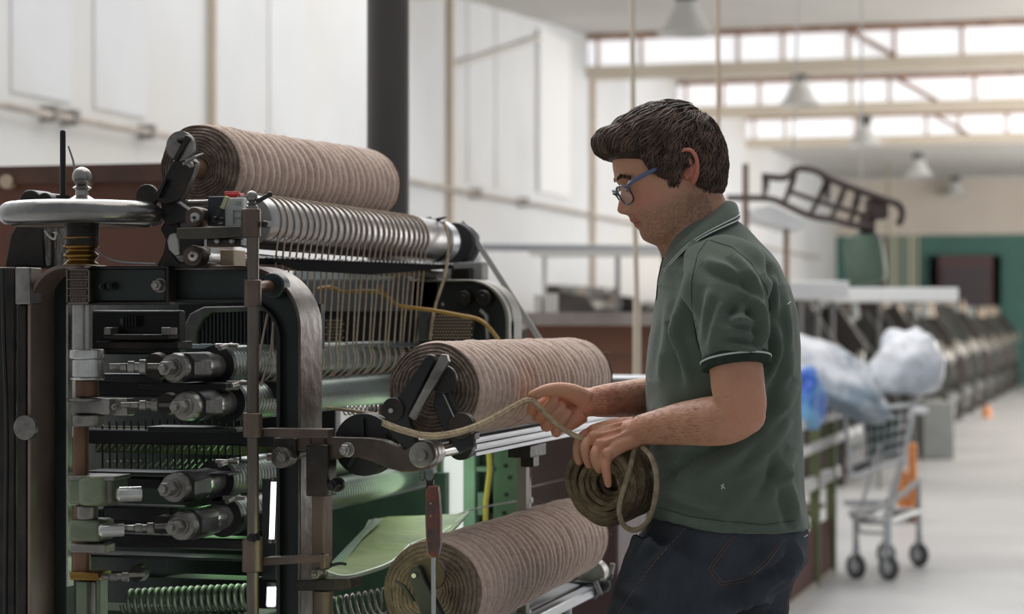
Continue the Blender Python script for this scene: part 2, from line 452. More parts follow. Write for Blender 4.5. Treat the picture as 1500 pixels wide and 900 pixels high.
# pendant lamps in a row
lampdat = [(1005, 15), (1172, 128), (1267, 192), (1345, 240), (1400, 272)]
lab = ['nearest and largest bell lamp at top above the man', 'second bell lamp of the row, right of the man\'s head', 'third bell lamp of the row hanging below the second beam',
       'fourth bell lamp of the row, above the ladder-like lattice arm', 'farthest and smallest bell lamp before the tan band']
m_sh = mat('frosted_lamp_shade', (222, 222, 220), .4, 0, alpha=.75); m_ho = mat('lamp_housing_grey', (74, 76, 76), .5, .3)
protoL = None
for i, (px, py) in enumerate(lampdat):
    D = 24.9 * 340 / (465 - py); P = PD(px, py, D)
    if protoL is None:
        t = empty('pendant_lamp', P, lab[i], 'lamp', 'bell lamps in a row under the roof')
        b = B(); b.lathe([(.02, .34), (.075, .32), (.09, .2), (.1, .1), (.07, .06)], P, n=20); b.build('housing', m_ho, t)
        b = B(); b.lathe([(.075, .1), (.11, .02), (.17, -.12), (.24, -.19), (.25, -.21), (.235, -.205), (.16, -.13), (.1, 0)], P, n=28, cap=False); b.build('lamp_shade', m_sh, t)
        b = B(); b.tube([P + V((0, 0, .33)), P + V((0, 0, .9))], .012); b.build('hanger', m_ho, t)
        b = B(); b.ball(P + V((0, 0, -.08)), .06); b.build('bulb', mat('white_bulb', (225, 225, 222), .3), t)
        protoL = t
    else:
        r = protoL.copy(); COL.objects.link(r); r.location = P; r['label'] = lab[i]
        for ch in protoL.children:
            q = ch.copy(); COL.objects.link(q); q.parent = r
# ================================================================== the gilling machine
YF = 3.20
MR = empty('drawing_machine', (-1.45, 3.75, 0), 'old dark green and black iron wool drawing machine with rollers at left', 'machine')
iron, blk, grn, brn, stl, dst, chrm = M_IRON(), M_BLACK(), M_GREEN(), M_BROWNIRON(), M_STEEL(), M_DSTEEL(), M_CHROME()


def arch(Y, x0, x1, ytop, rad, wweb, wtop, dep, lip=.006, floor=0.0, name='frame'):
    """half arch: horizontal top from px x0 to px x1, rounded corner, post down to the floor; returns contours"""
    a = PY(x0, ytop, Y); c = PY(x1, ytop, Y); s = p_scale(x1, Y); r = rad * s; X1 = c.x; Z1 = a.z
    out = [(a.x, Z1)] + arc2(X1 - r, Z1 - r, r, 90, 0, 14) + [(X1, floor)]
    ri = max(.01, r - wweb * s * .9)
    inn = [(a.x, Z1 - wtop * s)] + [(X1 - wweb * s - ri + ri * math.cos(math.radians(90 - 90 * i / 14)), Z1 - wtop * s - ri + ri * math.sin(math.radians(90 - 90 * i / 14))) for i in range(15)] + [(X1 - wweb * s, floor)]
    return out, inn


def shrink(A, Bp, t): return [(x * (1 - t) + u * t, z * (1 - t) + v * t) for (x, z), (u, v) in zip(A, Bp)]


# front frame: green web with a pale worn flange
out, inn = arch(YF, 95, 440, 391, 92, 38, 54, .1)
b = B(); b.strip(shrink(out, inn, .08), shrink(out, inn, .92), YF + .02, YF + .045); fw = b.build('front_frame', grn, MR)
b = B(); b.strip(out, shrink(out, inn, .12), YF, YF + .096); b.build('flange', mat('worn_flange_steel', (84, 74, 67), .36, .8, (142, 136, 131), 7, .3, 50, rvar=.1, c3=(62, 48, 42), s3=5), fw, .002)
b = B(); b.strip(shrink(out, inn, .9), inn, YF + .005, YF + .08); b.build('inner_rib', blk, fw, .002)
# the boss on the corner of the frame
b = B(); b.fdisc(398, 419, 19, YF - .01, .03); b.build('boss', grn, fw, .003)
b = B(); b.cyl(PY(372, 421, 3.12), PY(398, 419, YF), .009); b.build('boss_pin', M_RUSTSTEEL(), fw)
# boxed plate with rim and bolt on the top beam
b = B(); b.fbox(133, 393, 243, 443, YF - .012, .03); bp_ = b.build('cover_plate', grn, MR, .003)
b = B()
for q in ((131, 390, 246, 394), (131, 442, 246, 447), (242, 390, 247, 447)): b.fbox(*q, YF - .02, .03)
b.build('plate_rim', iron, bp_, .002)
b = B(); b.nut(228, 418, 9, YF - .03, .02); b.build('bolt', dst, bp_, .0008)
b = B(); b.nut(148, 420, 5, YF - .03, .015); b.nut(160, 419, 5, YF - .03, .015); b.build('lock_screw', blk, bp_)
# name plate with raised lines
b = B(); b.fbox(96, 393, 131, 447, YF - .03, .03); pl = b.build('name_plate', mat('bronzed_plate', (78, 68, 62), .4, .8, (104, 92, 84), 14, .3, 60), MR, .002)
b = B(); R3 = random.Random(5)
for q in ((97, 394, 131, 396), (97, 443, 131, 445.5), (97, 394, 99, 445), (129, 394, 131, 445), (99, 409, 129, 410.2), (99, 422, 129, 423.2), (99, 433, 129, 434)): b.fbox(*q, YF - .034, .006)
for yy in (401, 405.5, 414, 418, 427, 430.5, 437.5, 440.5):
    x = 101 + R3.random() * 3
    while x < 126: w_ = 1 + R3.random() * 1.8; b.fbox(x, yy - 1, x + w_, yy + 1, YF - .0335, .005); x += w_ + .8
b.build('raised_lettering', mat('worn_bronze_edge', (118, 106, 98), .35, .85), pl)

# left arch: brown strap curving into the beam, dark posts
s_ = p_scale(60, YF)
pA = PY(40, 500, YF); r_ = 62 * s_; ztop = PY(60, 388, YF).z
cen = (pA.x + r_, ztop - r_)
o1 = [(pA.x, 0)] + arc2(*cen, r_, 180, 90, 14) + [(PY(120, 388, YF).x, ztop)]
i1 = [(pA.x + .006, 0)] + arc2(*cen, r_ - .006, 180, 90, 14) + [(PY(120, 388, YF).x, ztop - .006)]
b = B(); b.strip(o1, i1, YF, YF + .088); lf = b.build('side_frame_strap', mat('brown_enamel_strap', (124, 106, 95), .42, .1, (138, 120, 108), 8, .3, 60, c3=(108, 92, 82), s3=5), MR, .0015)
b = B(); b.strip([(x + .001, z) for x, z in i1], [(x + .012, z - (.012 if k > 14 else 0)) for k, (x, z) in enumerate(i1)], YF + .088, YF + .094); b.build('strap_highlight', stl, lf)  # bright steel strip shaped as the highlight along the strap's far edge
b = B(); b.fbox(80, 398, 97, 1400, YF + .07, .03); b.build('side_panel', grn, MR, .002)
b = B(); b.fbox(97, 445, 99.5, 860, YF + .05, .02); b.build('thin_edge_strip', stl, MR)
b = B(); b.fbox(22, 392, 44, 446, YF - .01, .04); b.build('corner_block', dst, MR, .002)
b = B(); b.fbox(24, 446, 38, 1500, YF, .05); b.fbox(-30, 392, 22, 1500, YF + .06, .04); b.build('outer_post', iron, MR, .003)
b = B(); b.tube([PY(4, 395, 3.2), PY(6, 500, 3.2), PY(10, 640, 3.2), PY(8, 900, 3.2), PY(8, 1300, 3.2)], .004, 8, sub=5); b.build('control_cable', blk, MR)
b = B(); b.lathe([(.011, 0), (.02, .002), (.02, .012), (.011, .014)], PY(35, 627, YF - .012), (0, 1, 0), 24); b.build('washer', dst, MR)
b = B(); b.fpoly([(6, 392), (14, 345), (22, 330), (62, 328), (66, 392)], YF + .12, .12); b.fpoly([(72, 392), (72, 340), (78, 340), (78, 392)], YF + .1, .02); b.build('pedestal', iron, MR, .004)
b = B(); b.fdisc(43, 296, 18, YF + .1, .06); b.fdisc(64, 294, 12, YF + .1, .05); b.fbox(24, 296, 90, 304, YF + .1, .06); b.build('gear_cover', iron, MR, .003)

# handwheel with hub, finial and threaded brass collar
hc = PY(120, 314, 3.16); Rw = 121 * p_scale(120, 3.16)
prof = [(.018, .004), (.03, .006), (Rw * .35, .014), (Rw * .7, .012), (Rw * .86, .014)] + [(Rw - .021 + .021 * math.cos(a), .0 + .0185 * math.sin(a)) for a in np.linspace(math.pi / 2, -math.pi / 2, 14)] + [(Rw * .82, -.014), (Rw * .4, -.004), (.03, -.008), (.018, -.012)]
b = B(); b.lathe(prof, hc, n=90); hw = b.build('handwheel', mat('polished_handwheel_iron', (112, 110, 108), .26, .9, (146, 145, 142), 6, .15, 50, rvar=.1), MR, ang=60)
b = B(); b.lathe([(.036, .012), (.036, .018), (.03, .022), (.02, .024), (.011, .03), (.010, .038), (.016, .042), (.009, .046)], hc, n=32)
b.ball(hc + V((0, 0, .06)), .0155, 24); b.build('finial', stl, hw)
b = B(); b.lathe([(.027, -.05), (.027, -.01), (.02, -.006)], hc, n=32); b.build('hub', iron, hw)
p = PY(119, 348, 3.16); q = PY(119, 388, 3.16); L = p.z - q.z; s_ = p_scale(119, 3.16)
pr = []
for k in range(61):
    t = k / 60; pr.append(((23.5 + 2.6 * math.cos(t * 3 * 2 * math.pi)) * s_, t * L))
b = B(); b.lathe([(.001, 0)] + pr, q, n=40); b.build('brass_collar', M_BRASS(), hw, ang=60)
b = B(); b.tube([PY(92, 330, 3.24), PY(92, 195, 3.24)], .0048, 12); b.ball(PY(92, 194, 3.24), .0048); b.fbox(80, 298, 106, 303, 3.22, .04); b.lathe([(.012, 0), (.012, .012)], PY(92, 297, 3.24), n=20)
b.build('vertical_rod', blk, MR)
b = B(); b.tube([PY(110, 252, 3.22), PY(107, 235, 3.22), PY(100, 214, 3.22)], [.0022, .0018, .0014], 8); b.build('slim_pointer', dst, MR)
b = B(); b.tube([PY(66, 338, 3.12), PY(72, 346, 3.12), PY(80, 350, 3.12), PY(82, 340, 3.12)], .002, 8, sub=6); b.tube([PY(138, 358, 3.2), PY(150, 374, 3.2), PY(175, 384, 3.2), PY(228, 387, 3.2)], .0018, 8, sub=6)
b.build('white_wire', mat('white_wire', (196, 194, 190), .6), MR)

# left screw shaft with its collars
YS = 3.17
b = B(); b.vcyl(116, 445, 640, 11, YS + .02); b.vcyl(128, 445, 520, 5, YS + .02); b.build('screw_shaft', stl, MR)
b = B(); b.vcyl(118, 625, 700, 12, YS + .02); b.vcyl(124, 740, 765, 18, YS + .02); b.vcyl(119, 790, 845, 14, YS + .02); b.build('rusty_shaft', M_RUSTSTEEL(), MR)
b = B(); b.vcyl(127, 512, 526, 26, YS, 32); b.vcyl(129, 526, 553, 24, YS, 32); b.vcyl(128, 553, 557, 26, YS, 32); b.build('polished_collar', chrm, MR, .002)
b = B(); b.vcyl(128, 557, 582, 17, YS, 32); b.build('collar_neck', M_RUSTSTEEL(), MR, .002)
b = B(); b.vcyl(127, 583, 588, 29, YS, 32); b.fbox(104, 584, 160, 608, YS - .01, .05); b.fbox(160, 584, 186, 610, YS + .01, .03); b.vcyl(129, 608, 624, 24, YS, 32); b.build('clamp_block', dst, MR, .003)
b = B(); b.nut(166, 597, 5, YS - .005, .015); b.build('clamp_screw', dst, MR)
lg = mat('pale_green_worn_metal', (98, 110, 88), .45, .3, (124, 132, 108), 9, .3, 50, c3=(80, 76, 66), s3=8)
b = B(); b.fbox(98, 697, 164, 741, YS - .01, .06); b.vcyl(140, 698, 740, 25, YS, 32); b.fbox(99, 762, 144, 795, YS - .01, .06); b.build('guide_block', lg, MR, .006)
b = B(); b.fbox(99, 697, 166, 705, YS - .014, .065); b.build('guide_block_lid', dst, MR, .002)
b = B(); b.fbox(102, 796, 153, 812, YS, .04); b.vcyl(128, 740, 762, 16, YS + .01); b.build('shaft_collar', M_DSTEEL(), MR, .003)
b = B(); b.fbox(101, 838, 143, 852, YS - .005, .05); b.build('brass_cap', M_BRASS(), MR, .003)
b = B(); b.fbox(111, 852, 127, 1500, YS, .03); b.fbox(140, 848, 146, 1500, YS + .01, .03); b.build('lower_slide', lg, MR, .002)
b = B(); b.fbox(127, 852, 140, 1500, YS + .01, .03); b.build('slide_gib', dst, MR, .002)
for (px, py, r) in ((178, 725, 11), (152, 778, 10)):
    b = B(); p = PY(px, py, YS - .02); b.lathe([(.004, 0), (r * p_scale(px, YS) * .7, .001), (r * p_scale(px, YS), .005), (r * p_scale(px, YS), .04)], p + V((-.01, 0, 0)), (.8, .6, 0), 24); b.build('oil_cap', chrm, MR)
for (px, py, r) in ((176, 538, 11), (193, 594, 9), (187, 774, 8), (150, 846, 7)):
    b = B(); p = PY(px, py, YS)
    for k, (rr, tt) in enumerate(((.5, 0), (.8, .012), (.6, .02), (1, .03))): b.cyl(p + V((tt, tt * .3, 0)), p + V((tt + .01, tt * .3 + .003, 0)), r * p_scale(px, YS) * rr)
    b.cyl(p + V((-.02, 0, 0)), p + V((.05, .05, 0)), r * p_scale(px, YS) * .45)
    b.build('spindle_nut', dst, MR, .0006)
    b = B(); b.lathe([(r * 1.7 * p_scale(px, YS), 0), (r * 1.9 * p_scale(px, YS), .02)], p + V((.03, .06, 0)), (0, 1, 0), 28); b.build('spindle_flange', iron, MR, .001)

# dark interior: far side plate, crossbeams
b = B(); b.box(-1.99, -1.95, 3.3, 4.62, 0, 1.42); b.build('side_plate', grn, MR)
b = B(); b.fbox(60, 415, 492, 1600, 4.58, .03); b.build('dark_backing', blk, MR)  # black sheet added to keep the interior dark before the pale wall
b = B()
for z, h, y in ((1.21, .03, 3.5), (1.13, .025, 3.45), (.99, .03, 3.42), (.955, .02, 3.42)): b.box(-1.93, -1.39, y, y + .05, z, z + h)
b.build('cross_beam', blk, MR, .003)
b = B(); b.fbox(134, 455, 262, 520, 3.34, .03); ib = b.build('inner_casing', blk, MR, .004)
b = B(); b.fpoly([(176, 468), (182, 464), (194, 464), (200, 468), (199, 476), (194, 478), (180, 478), (176, 474)], 3.33, .012); b.build('louvre_window', mat('slot_grey', (96, 104, 102), .5, .5), ib)
b = B()
for k in range(5): b.fbox(179.5 + k * 4.4, 463, 181.5 + k * 4.4, 479, 3.325, .01)
b.build('louvre_bar', blk, ib)
b = B(); b.fbox(150, 490, 246, 498, 3.3, .06); b.fbox(140, 500, 260, 512, 3.32, .06); b.build('scale_bar', iron, MR, .002)
b = B(); b.fbox(236, 480, 249, 491, 3.3, .03); b.fbox(152, 480, 162, 491, 3.3, .03); b.build('square_nut', dst, MR, .001)
for (x0, y0, x1, y1) in ((130, 548, 240, 562), (200, 560, 330, 574), (135, 700, 235, 716), (150, 742, 250, 766), (130, 812, 360, 824), (120, 842, 366, 852), (215, 625, 345, 634), (125, 690, 335, 698)):
    b = B(); b.fbox(x0, y0, x1, y1, 3.3, .06); b.build('inner_rail', blk if y0 < 800 else grn, MR, .003)
# ragged wool dust on the lower rails
# bearing housings around the roller ends
ROL = [(240, 540, 3.17), (257, 597, 3.17), (240, 718, 3.17), (251, 774, 3.17)]
for k, (px, py, y) in enumerate(ROL):
    c = PY(px, py, y); g = [M_ROLL(), M_ROLL(), M_ROLL(), M_ROLL()][k]
    b = B()
    n = 60; pr = [(.02, .215), (.0315, .216)]
    for i in range(300):
        t = .22 + i * (1.02 / 300); pr.append((.0318 + .0011 * math.cos(i * math.pi / 2), t))
    pr += [(.03, 1.245)]
    b.lathe(pr, (c.x, c.y, c.z), (0, 1, 0), 48); rl = b.build('fluted_roller', g, MR, ang=60)
    b = B(); b.lathe([(.019, .10), (.0235, .1), (.024, .105), (.024, .165), (.0225, .167), (.0225, .17), (.021, .171), (.02, .20)], c, (0, 1, 0), 40); b.build('bearing_sleeve', chrm, rl)
    b = B(); b.lathe([(.014, .03), (.0225, .035), (.0235, .05), (.0235, .098), (.012, .1)], c, (0, 1, 0), 40); b.build('bearing_cap', dst, rl)
    b = B(); b.lathe([(.014, .168), (.0155, .17), (.0155, .215)], c, (0, 1, 0), 32); b.build('journal', stl, rl)
    b = B(); b.lathe([(.020, .2), (.034, .2), (.034, .214), (.02, .214)], c, (0, 1, 0), 40); b.build('end_flange', blk, rl)
    b = B(); b.nut(px, py, 11.5, y - .005, .035); b.build('end_nut', dst, rl, .0008)
    b = B(); s_ = p_scale(px, y)
    b.prismY([(c.x + a * s_, c.z + z * s_) for a, z in ((-22, 14), (-10, 22), (14, 22), (24, 12), (24, -14), (12, -22), (-12, -22), (-24, -12))], c.y + .055, c.y + .13); b.build('bearing_housing', blk, MR, .004)
    b = B(); b.cyl(c + V((.03, .15, .03)), c + V((.03, .2, .035)), .004); b.cyl(c + V((.01, .18, .034)), c + V((.05, .18, .034)), .0035); b.build('retaining_pin', stl, rl)
# arched comb grille at the back
Yg = 3.62
A_ = [PY(265, 506, Yg), PY(268, 480, Yg), PY(278, 460, Yg), PY(298, 450, Yg), PY(405, 448, Yg)]; B_ = [PY(286, 506, Yg), PY(288, 484, Yg), PY(296, 468, Yg), PY(308, 458, Yg), PY(405, 455, Yg)]
b = B(); b.strip([(p.x, p.z) for p in A_], [(p.x, p.z) for p in B_], Yg, Yg + .03); gr = b.build('arched_grille', mat('galvanised_casting', (98, 98, 96), .5, .6, (126, 126, 122), 20, .5, 60), MR, .002)
b = B()
for k in range(21): b.fbox(290 + k * 5.6, 457, 292.2 + k * 5.6, 506, Yg + .012, .008)
b.build('grille_bars', mat('slat_steel', (92, 94, 96), .4, .8), gr)
b = B(); b.fbox(262, 446, 470, 512, Yg + .05, .02); b.build('grille_backing', blk, gr)
b = B(); b.bar(PY(256, 508, 3.4), PY(640, 505, 4.35), .012, .008); b.build('guide_bar', mat('bluish_steel_bar', (150, 158, 162), .35, .8), MR, .001)
# row of upright pins over the lower rollers
b = B()
for k in range(20):
    px = 150 + k * 10.6; b.tube([PY(px, 618 - k * .4, 3.46), PY(px + .8, 690, 3.46)], .0019, 6)
pn = b.build('comb_pins', blk, MR)
b = B()
for k in range(22): b.bar(PY(146 + k * 9.6, 688 - k * .2, 3.5), PY(158 + k * 9.6, 676 - k * .2, 3.5), .004, .003)
b.build('faller_tips', dst, pn)
b = B()
for k in range(22): b.bar(PY(330 - k * 9, 660, 3.55), PY(342 - k * 9, 644, 3.55), .003, .002)
b.build('faller_teeth', dst, pn)
b = B(); b.fbox(140, 625, 400, 668, 3.62, .02); b.build('fibre_web', mat('olive_fibre_web', (70, 74, 50), .9, 0, (98, 100, 70), 30, .6, 80, stretch=(1, 1, .2)), MR)
# lower green channel pieces
b = B(); b.fbox(405, 445, 440, 1500, YF + .1, .03); b.build('back_web', grn, MR)

# guide post with collars, ball and lever
YP = 3.12
b = B(); b.vcyl(370.5, 345, 1700, 8.8, YP, 28); gp = b.build('guide_post', mat('worn_post_steel', (86, 78, 72), .36, .85, (120, 110, 102), 14, .35, 50, rvar=.1, stretch=(1, 1, .25)), MR)
for (y0, y1, r) in ((410, 449, 13), (605, 641, 14.5), (790, 838, 15)):
    b = B(); b.vcyl(370, y0, y1, r, YP, 32); b.build('post_collar', mat('collar_steel', (92, 80, 72), .4, .8, (120, 104, 94), 12, .3, 50), gp, .002)
b = B(); b.vcyl(368, 306, 348, 14, YP, 32); b.fbox(352, 307, 366, 345, YP - .004, .04); b.build('head_clamp', mat('clamp_brown', (88, 76, 69), .42, .8, (112, 96, 86), 12, .3, 50), gp, .002)
b = B(); p = PY(369, 306, YP); s_ = p_scale(369, YP)
b.lathe([(9 * s_, 0), (9 * s_, .004), (6 * s_, .006), (8 * s_, .009), (4.5 * s_, .012), (5 * s_, .014)], p, n=28); b.ball(p + V((0, 0, 18 * s_)), 8.5 * s_, 24); b.build('ball_knob', dst, gp)
b = B(); b.tube([PY(376, 296, YP), PY(395, 285, YP)], [3.2 * s_, 3.6 * s_], 12); b.ball(PY(395.5, 284.7, YP), 4.2 * s_); b.build('clamp_lever', blk, gp)
b = B(); b.fbox(383, 324, 391, 333, YP, .02); b.ball(PY(388, 328, YP), .005); b.build('thumb_screw', blk, gp, .001)
b = B(); b.fpoly([(258, 334), (362, 331), (362, 347), (340, 348), (300, 350), (258, 350)], YP + .005, .03); b.build('upper_bracket', mat('greenish_bracket', (62, 60, 54), .45, .6, (88, 84, 76), 12, .3, 50), gp, .002)
b = B(); b.fpoly([(384, 628), (480, 629), (480, 642), (420, 642), (384, 640)], YP + .005, .03); b.fpoly([(384, 818), (476, 814), (476, 834), (468, 834), (468, 824), (384, 830)], YP + .005, .03); b.build('lower_bracket', brn, gp, .002)
b = B(); b.nut(368, 790, 8, YP - .014, .012); b.build('post_nut', blk, gp)
b = B(); b.fbox(302, 350, 352, 361, YP + .02, .03); b.build('bracket_stop', iron, MR, .002)
b = B(); b.ball(PY(318, 353, YP + .015), .005); b.ball(PY(340, 353, YP + .015), .005); b.build('stop_screws', dst, MR)

# carrier block with roller disc beside the frame post
b = B(); b.fbox(400, 642, 433, 672, YF - .03, .03); cbk = b.build('carrier_block', iron, MR, .002)
b = B(); b.fdisc(411, 671, 15.5, YF - .045, .03); b.fdisc(411, 671, 7, YF - .055, .012); b.build('carrier_disc', dst, cbk, .001)
b = B(); b.cyl(PY(430, 668, YF - .01), PY(455, 662, YF + .0), .007); b.cyl(PY(392, 670, YF - .03), PY(400, 670, YF - .03), .006); b.build('carrier_pin', dst, cbk, .001)
# right post pieces of the arm
b = B(); b.fbox(456, 640, 474, 836, YF - .03, .04); b.fbox(433, 640, 456, 662, YF - .02, .03); b.build('arm_post', brn, MR, .002)
b = B(); b.fbox(448, 652, 480, 728, YF - .04, .04); b.build('arm_post_sleeve', iron, MR, .002)
b = B(); b.nut(486, 712, 8.5, YF - .05, .03); b.build('sleeve_bolt', blk, MR, .0008)
b = B(); b.fpoly([(430, 851), (512, 848), (514, 862), (500, 866), (432, 866)], YF - .04, .05); b.build('foot_bracket', iron, MR, .002)
b = B(); b.nut(461, 842, 8, YF - .045, .03); b.build('foot_nut', dst, MR, .0008)
b = B(); b.vcyl(473, 866, 1700, 15, YF - .01, 28); b.build('foot_post', M_BROWNIRON(), MR)
b = B(); pts = [PY(478 + 6 * math.cos(k * 1.3), 812 + k * 1.6 + 4 * math.sin(k * 1.9), YF - .05 - .004 * math.sin(k)) for k in range(14)] + [PY(496, 826, YF - .05), PY(507, 827, YF - .05)]
b.tube(pts, .0025, 7, sub=4); b.build('knotted_string', blk, MR)
# swinging arm and rail shaft
b = B(); b.fpoly([(478, 641), (540, 642), (560, 645), (576, 653), (592, 660), (606, 652), (622, 648), (636, 657), (639, 672), (628, 687), (606, 692), (588, 692), (566, 686), (545, 677), (525, 671), (505, 670), (478, 676)], YF - .03, .028)
am = b.build('delivery_arm', mat('arm_brown_iron', (66, 58, 52), .42, .7, (98, 86, 78), 12, .4, 50, c3=(46, 38, 34)), MR, .002)
b = B(); b.fdisc(616, 667, 20, YF - .045, .06, 40, prof=[(.9, 0), (1, .08), (1, .35), (.93, .36), (.93, .42), (1, .43), (1, 1)]); b.fdisc(616, 667, 8, YF - .052, .01); b.build('arm_boss', dst, am, .001)
b = B(); b.nut(504, 660, 9, YF - .045, .018); b.build('arm_bolt', stl, am, .0008)
b = B(); b.fdisc(532, 652, 46, YF + .01, .03, 56, prof=[(.86, 0), (1, .02), (1, .25), (.93, .4), (.93, .6), (1, .75), (1, 1)]); gp2 = b.build('grooved_pulley', blk, MR, .001)
b = B()
for a in range(5):
    th = a * 72 + 20; p = PY(532, 652, YF + .006); b.bar(p, p + V((math.cos(math.radians(th)), 0, math.sin(math.radians(th)))) * .042, .008, .006)
b.build('pulley_spokes', grn, gp2)
pr = PY(616, 667, YF)
b = B(); b.cyl((pr.x, YF, pr.z), (pr.x, YF + .3, pr.z), .0105); b.build('rail_shaft', chrm, MR)
alu = M_ALU()
x = pr.x + .004; z = pr.z
b = B()
for (z0, z1, x0, x1) in ((-.016, -.009, -.02, .014), (-.009, -.004, -.02, .008), (-.004, .004, -.02, .015), (.004, .008, -.02, .009), (.008, .015, -.02, .014)): b.box(x + x0, x + x1, YF + .235, 4.62, z + z0, z + z1)
b.build('aluminium_rail', alu, MR, .0008)
b = B(); b.plateP([(x - .085, YF + .12, z + .012), (x - .085, 4.5, z + .012), (x - .012, 4.5, z + .012), (x - .012, YF + .12, z + .012)], (0, 0, 1), .004); b.plateP([(x - .014, YF + .12, z + .012), (x - .014, 4.5, z + .012), (x - .014, 4.5, z + .03), (x - .014, YF + .12, z + .03)], (1, 0, 0), .003)
b.build('roll_tray', mat('grey_tray', (120, 121, 124), .4, .7, (140, 141, 144), 8), MR)
b = B(); b.lathe([(.02, 0), (.021, .004), (.021, .022), (.02, .026)], (pr.x, YF + .2, pr.z), (0, 1, 0), 24); b.fbox(672, 622, 690, 650, YF + .19, .02); b.fbox(686, 634, 695, 645, YF + .17, .03); b.build('rail_clamp', blk, MR, .002)
# brackets under rail and the rear
b = B(); p = PX(778, 655, x); b.box(x - .03, x + .012, p.y - .05, p.y + .06, z - .04, z - .018); b.box(x - .02, x + .004, p.y + .0, p.y + .04, z - .06, z - .03); b.build('rail_bracket', iron, MR, .002)
p = PX(767, 700, x - .02); b = B(); b.box(x - .03, x - .012, p.y - .012, p.y + .012, 0, z - .04); b.build('rail_post', mat('pale_post_paint', (150, 140, 132), .5, .2, (168, 158, 150), 8), MR, .001)

# levers holding the middle roll
b = B(); b.fpoly([(619, 528), (627, 519), (634, 521), (637, 530), (598, 606), (600, 620), (612, 655), (598, 664), (580, 646), (560, 622), (566, 606)], YF - .025, .018); lv = b.build('roll_lever', blk, MR, .002)
b = B(); b.fpoly([(646, 519), (654, 520), (657, 530), (606, 616), (598, 610)], YF - .045, .012); b.build('lever_edge', dst, lv, .001)
b = B(); b.fpoly([(638, 572), (652, 568), (664, 590), (690, 634), (694, 655), (672, 664), (650, 632), (634, 596)], YF - .02, .016); b.build('lever_leg', blk, lv, .002)
b = B(); b.tube([PY(647, 572, YF - .026), PY(665, 611, YF - .026)], .0012, 6); b.build('lever_highlight_wire', stl, lv)
b = B(); b.fdisc(648, 556, 21, YF - .03, .012); b.fdisc(575, 600, 17, YF - .03, .012); b.fdisc(674, 624, 19.5, YF - .025, .02); b.build('weight_disc', iron, lv, .0015)
b = B(); b.fdisc(572, 602, 3.5, YF - .036, .008); b.build('disc_rivet', stl, lv)
# small spring row behind the pulley
def coil(b, p0, p1, r, turns, wr, n=12, seg=16):
    a, u, v = basis(V(p1) - V(p0)); L = (V(p1) - V(p0)).length
    pts = [V(p0) + a * (L * i / (turns * seg)) + (u * math.cos(2 * math.pi * i / seg) + v * math.sin(2 * math.pi * i / seg)) * r for i in range(turns * seg + 1)]
    b.tube(pts, wr, n)
b = B(); coil(b, PY(505, 602, 3.45), PY(556, 600, 3.45), .007, 8, .0014, 6); b.build('small_spring', stl, MR)
b = B(); coil(b, PY(186, 884, 3.52), PY(372, 876, 3.52), .022, 19, .0042, 10); sp = b.build('long_coil_spring', mat('greenish_spring_steel', (108, 118, 104), .35, .8, (140, 148, 132), 10), MR)
b = B(); coil(b, PY(484, 895, 3.5), PY(566, 880, 3.5), .022, 9, .0022, 8); b.build('open_coil_spring', stl, MR)
b = B(); b.fbox(120, 893, 380, 910, 3.5, .1); b.build('spring_shelf', mat('dusty_green', (70, 82, 62), .8, 0, (54, 62, 48), 12, .5), MR, .003)

# upper carriage: discs, brackets, switch
b = B(); b.fpoly([(236, 294), (244, 289), (252, 291), (276, 307), (270, 324), (244, 330), (236, 318)], YF - .015, .02); up = b.build('hinged_plate', iron, MR, .001)
b = B(); b.tube([PY(q[0], q[1], YF - .016) for q in ((236, 294), (244, 289.5), (252, 291), (276, 307))], .0012, 6); b.build('plate_edge', stl, up)
b = B(); b.fpoly([(240, 326), (262, 322), (264, 345), (250, 352), (246, 362), (262, 384), (304, 384), (304, 393), (226, 393), (238, 372), (242, 352), (234, 336)], YF - .005, .04); b.build('carriage_casting', iron, MR, .003)
b = B(); b.fpoly([(247, 342), (256, 340), (262, 352), (264, 372), (256, 376), (246, 366), (244, 352)], YF - .014, .012); b.build('polished_rib', stl, MR, .003)
b = B(); b.fbox(262, 345, 298, 374, YF - .01, .03); b.build('carriage_block', iron, MR, .002)
for (px, py) in ((284, 319), (281, 375)):
    b = B(); b.fdisc(px, py, 16, YF - .04, .03, 40, prof=[(.88, 0), (1, .1), (1, 1)]); dd = b.build('bearing_disc', mat('oiled_disc_steel', (72, 62, 56), .38, .8, (98, 86, 78), 14, .3, 60), MR, .001)
    b = B(); b.fdisc(px, py, 7.5, YF - .05, .014, 28, prof=[(.5, 0), (1, .2), (1, 1)]); b.build('disc_hub', stl, dd)
    b = B(); b.fdisc(px, py, 2.4, YF - .053, .006); b.build('hub_bore', blk, dd)
b = B(); q = PY(290, 374, YF); b.cyl(PY(290, 374, YF + .0), PY(345, 378, YF + .16), .013); b.build('carriage_shaft', chrm, MR)
b = B(); b.fbox(322, 366, 342, 392, YF + .02, .05); b.build('cream_block', mat('cream_wood_block', (178, 158, 134), .6, 0, (158, 138, 116), 6), MR, .002)
b = B(); b.bar(PY(345, 378, YF + .17), PY(520, 394, 4.3), .02, .02); b.build('polished_bar', alu, MR, .003)
b = B(); b.tube([PY(246, 299, 3.24), PY(300, 298, 3.24), PY(325, 296, 3.24)], .006, 10); b.fbox(255, 292, 272, 300, 3.23, .03); b.build('tie_rod', dst, MR)
SWX = empty('control_switch', (PY(330, 332, 3.17).x, 3.19, PY(330, 331, 3.17).z), 'small pale grey switch box with red push button on top of the machine', 'switch')
b = B(); b.fbox(329, 290, 356, 332, 3.165, .05); b.build('housing', mat('switch_grey_plastic', (176, 178, 174), .5), SWX, .002, label='pale grey plastic housing')
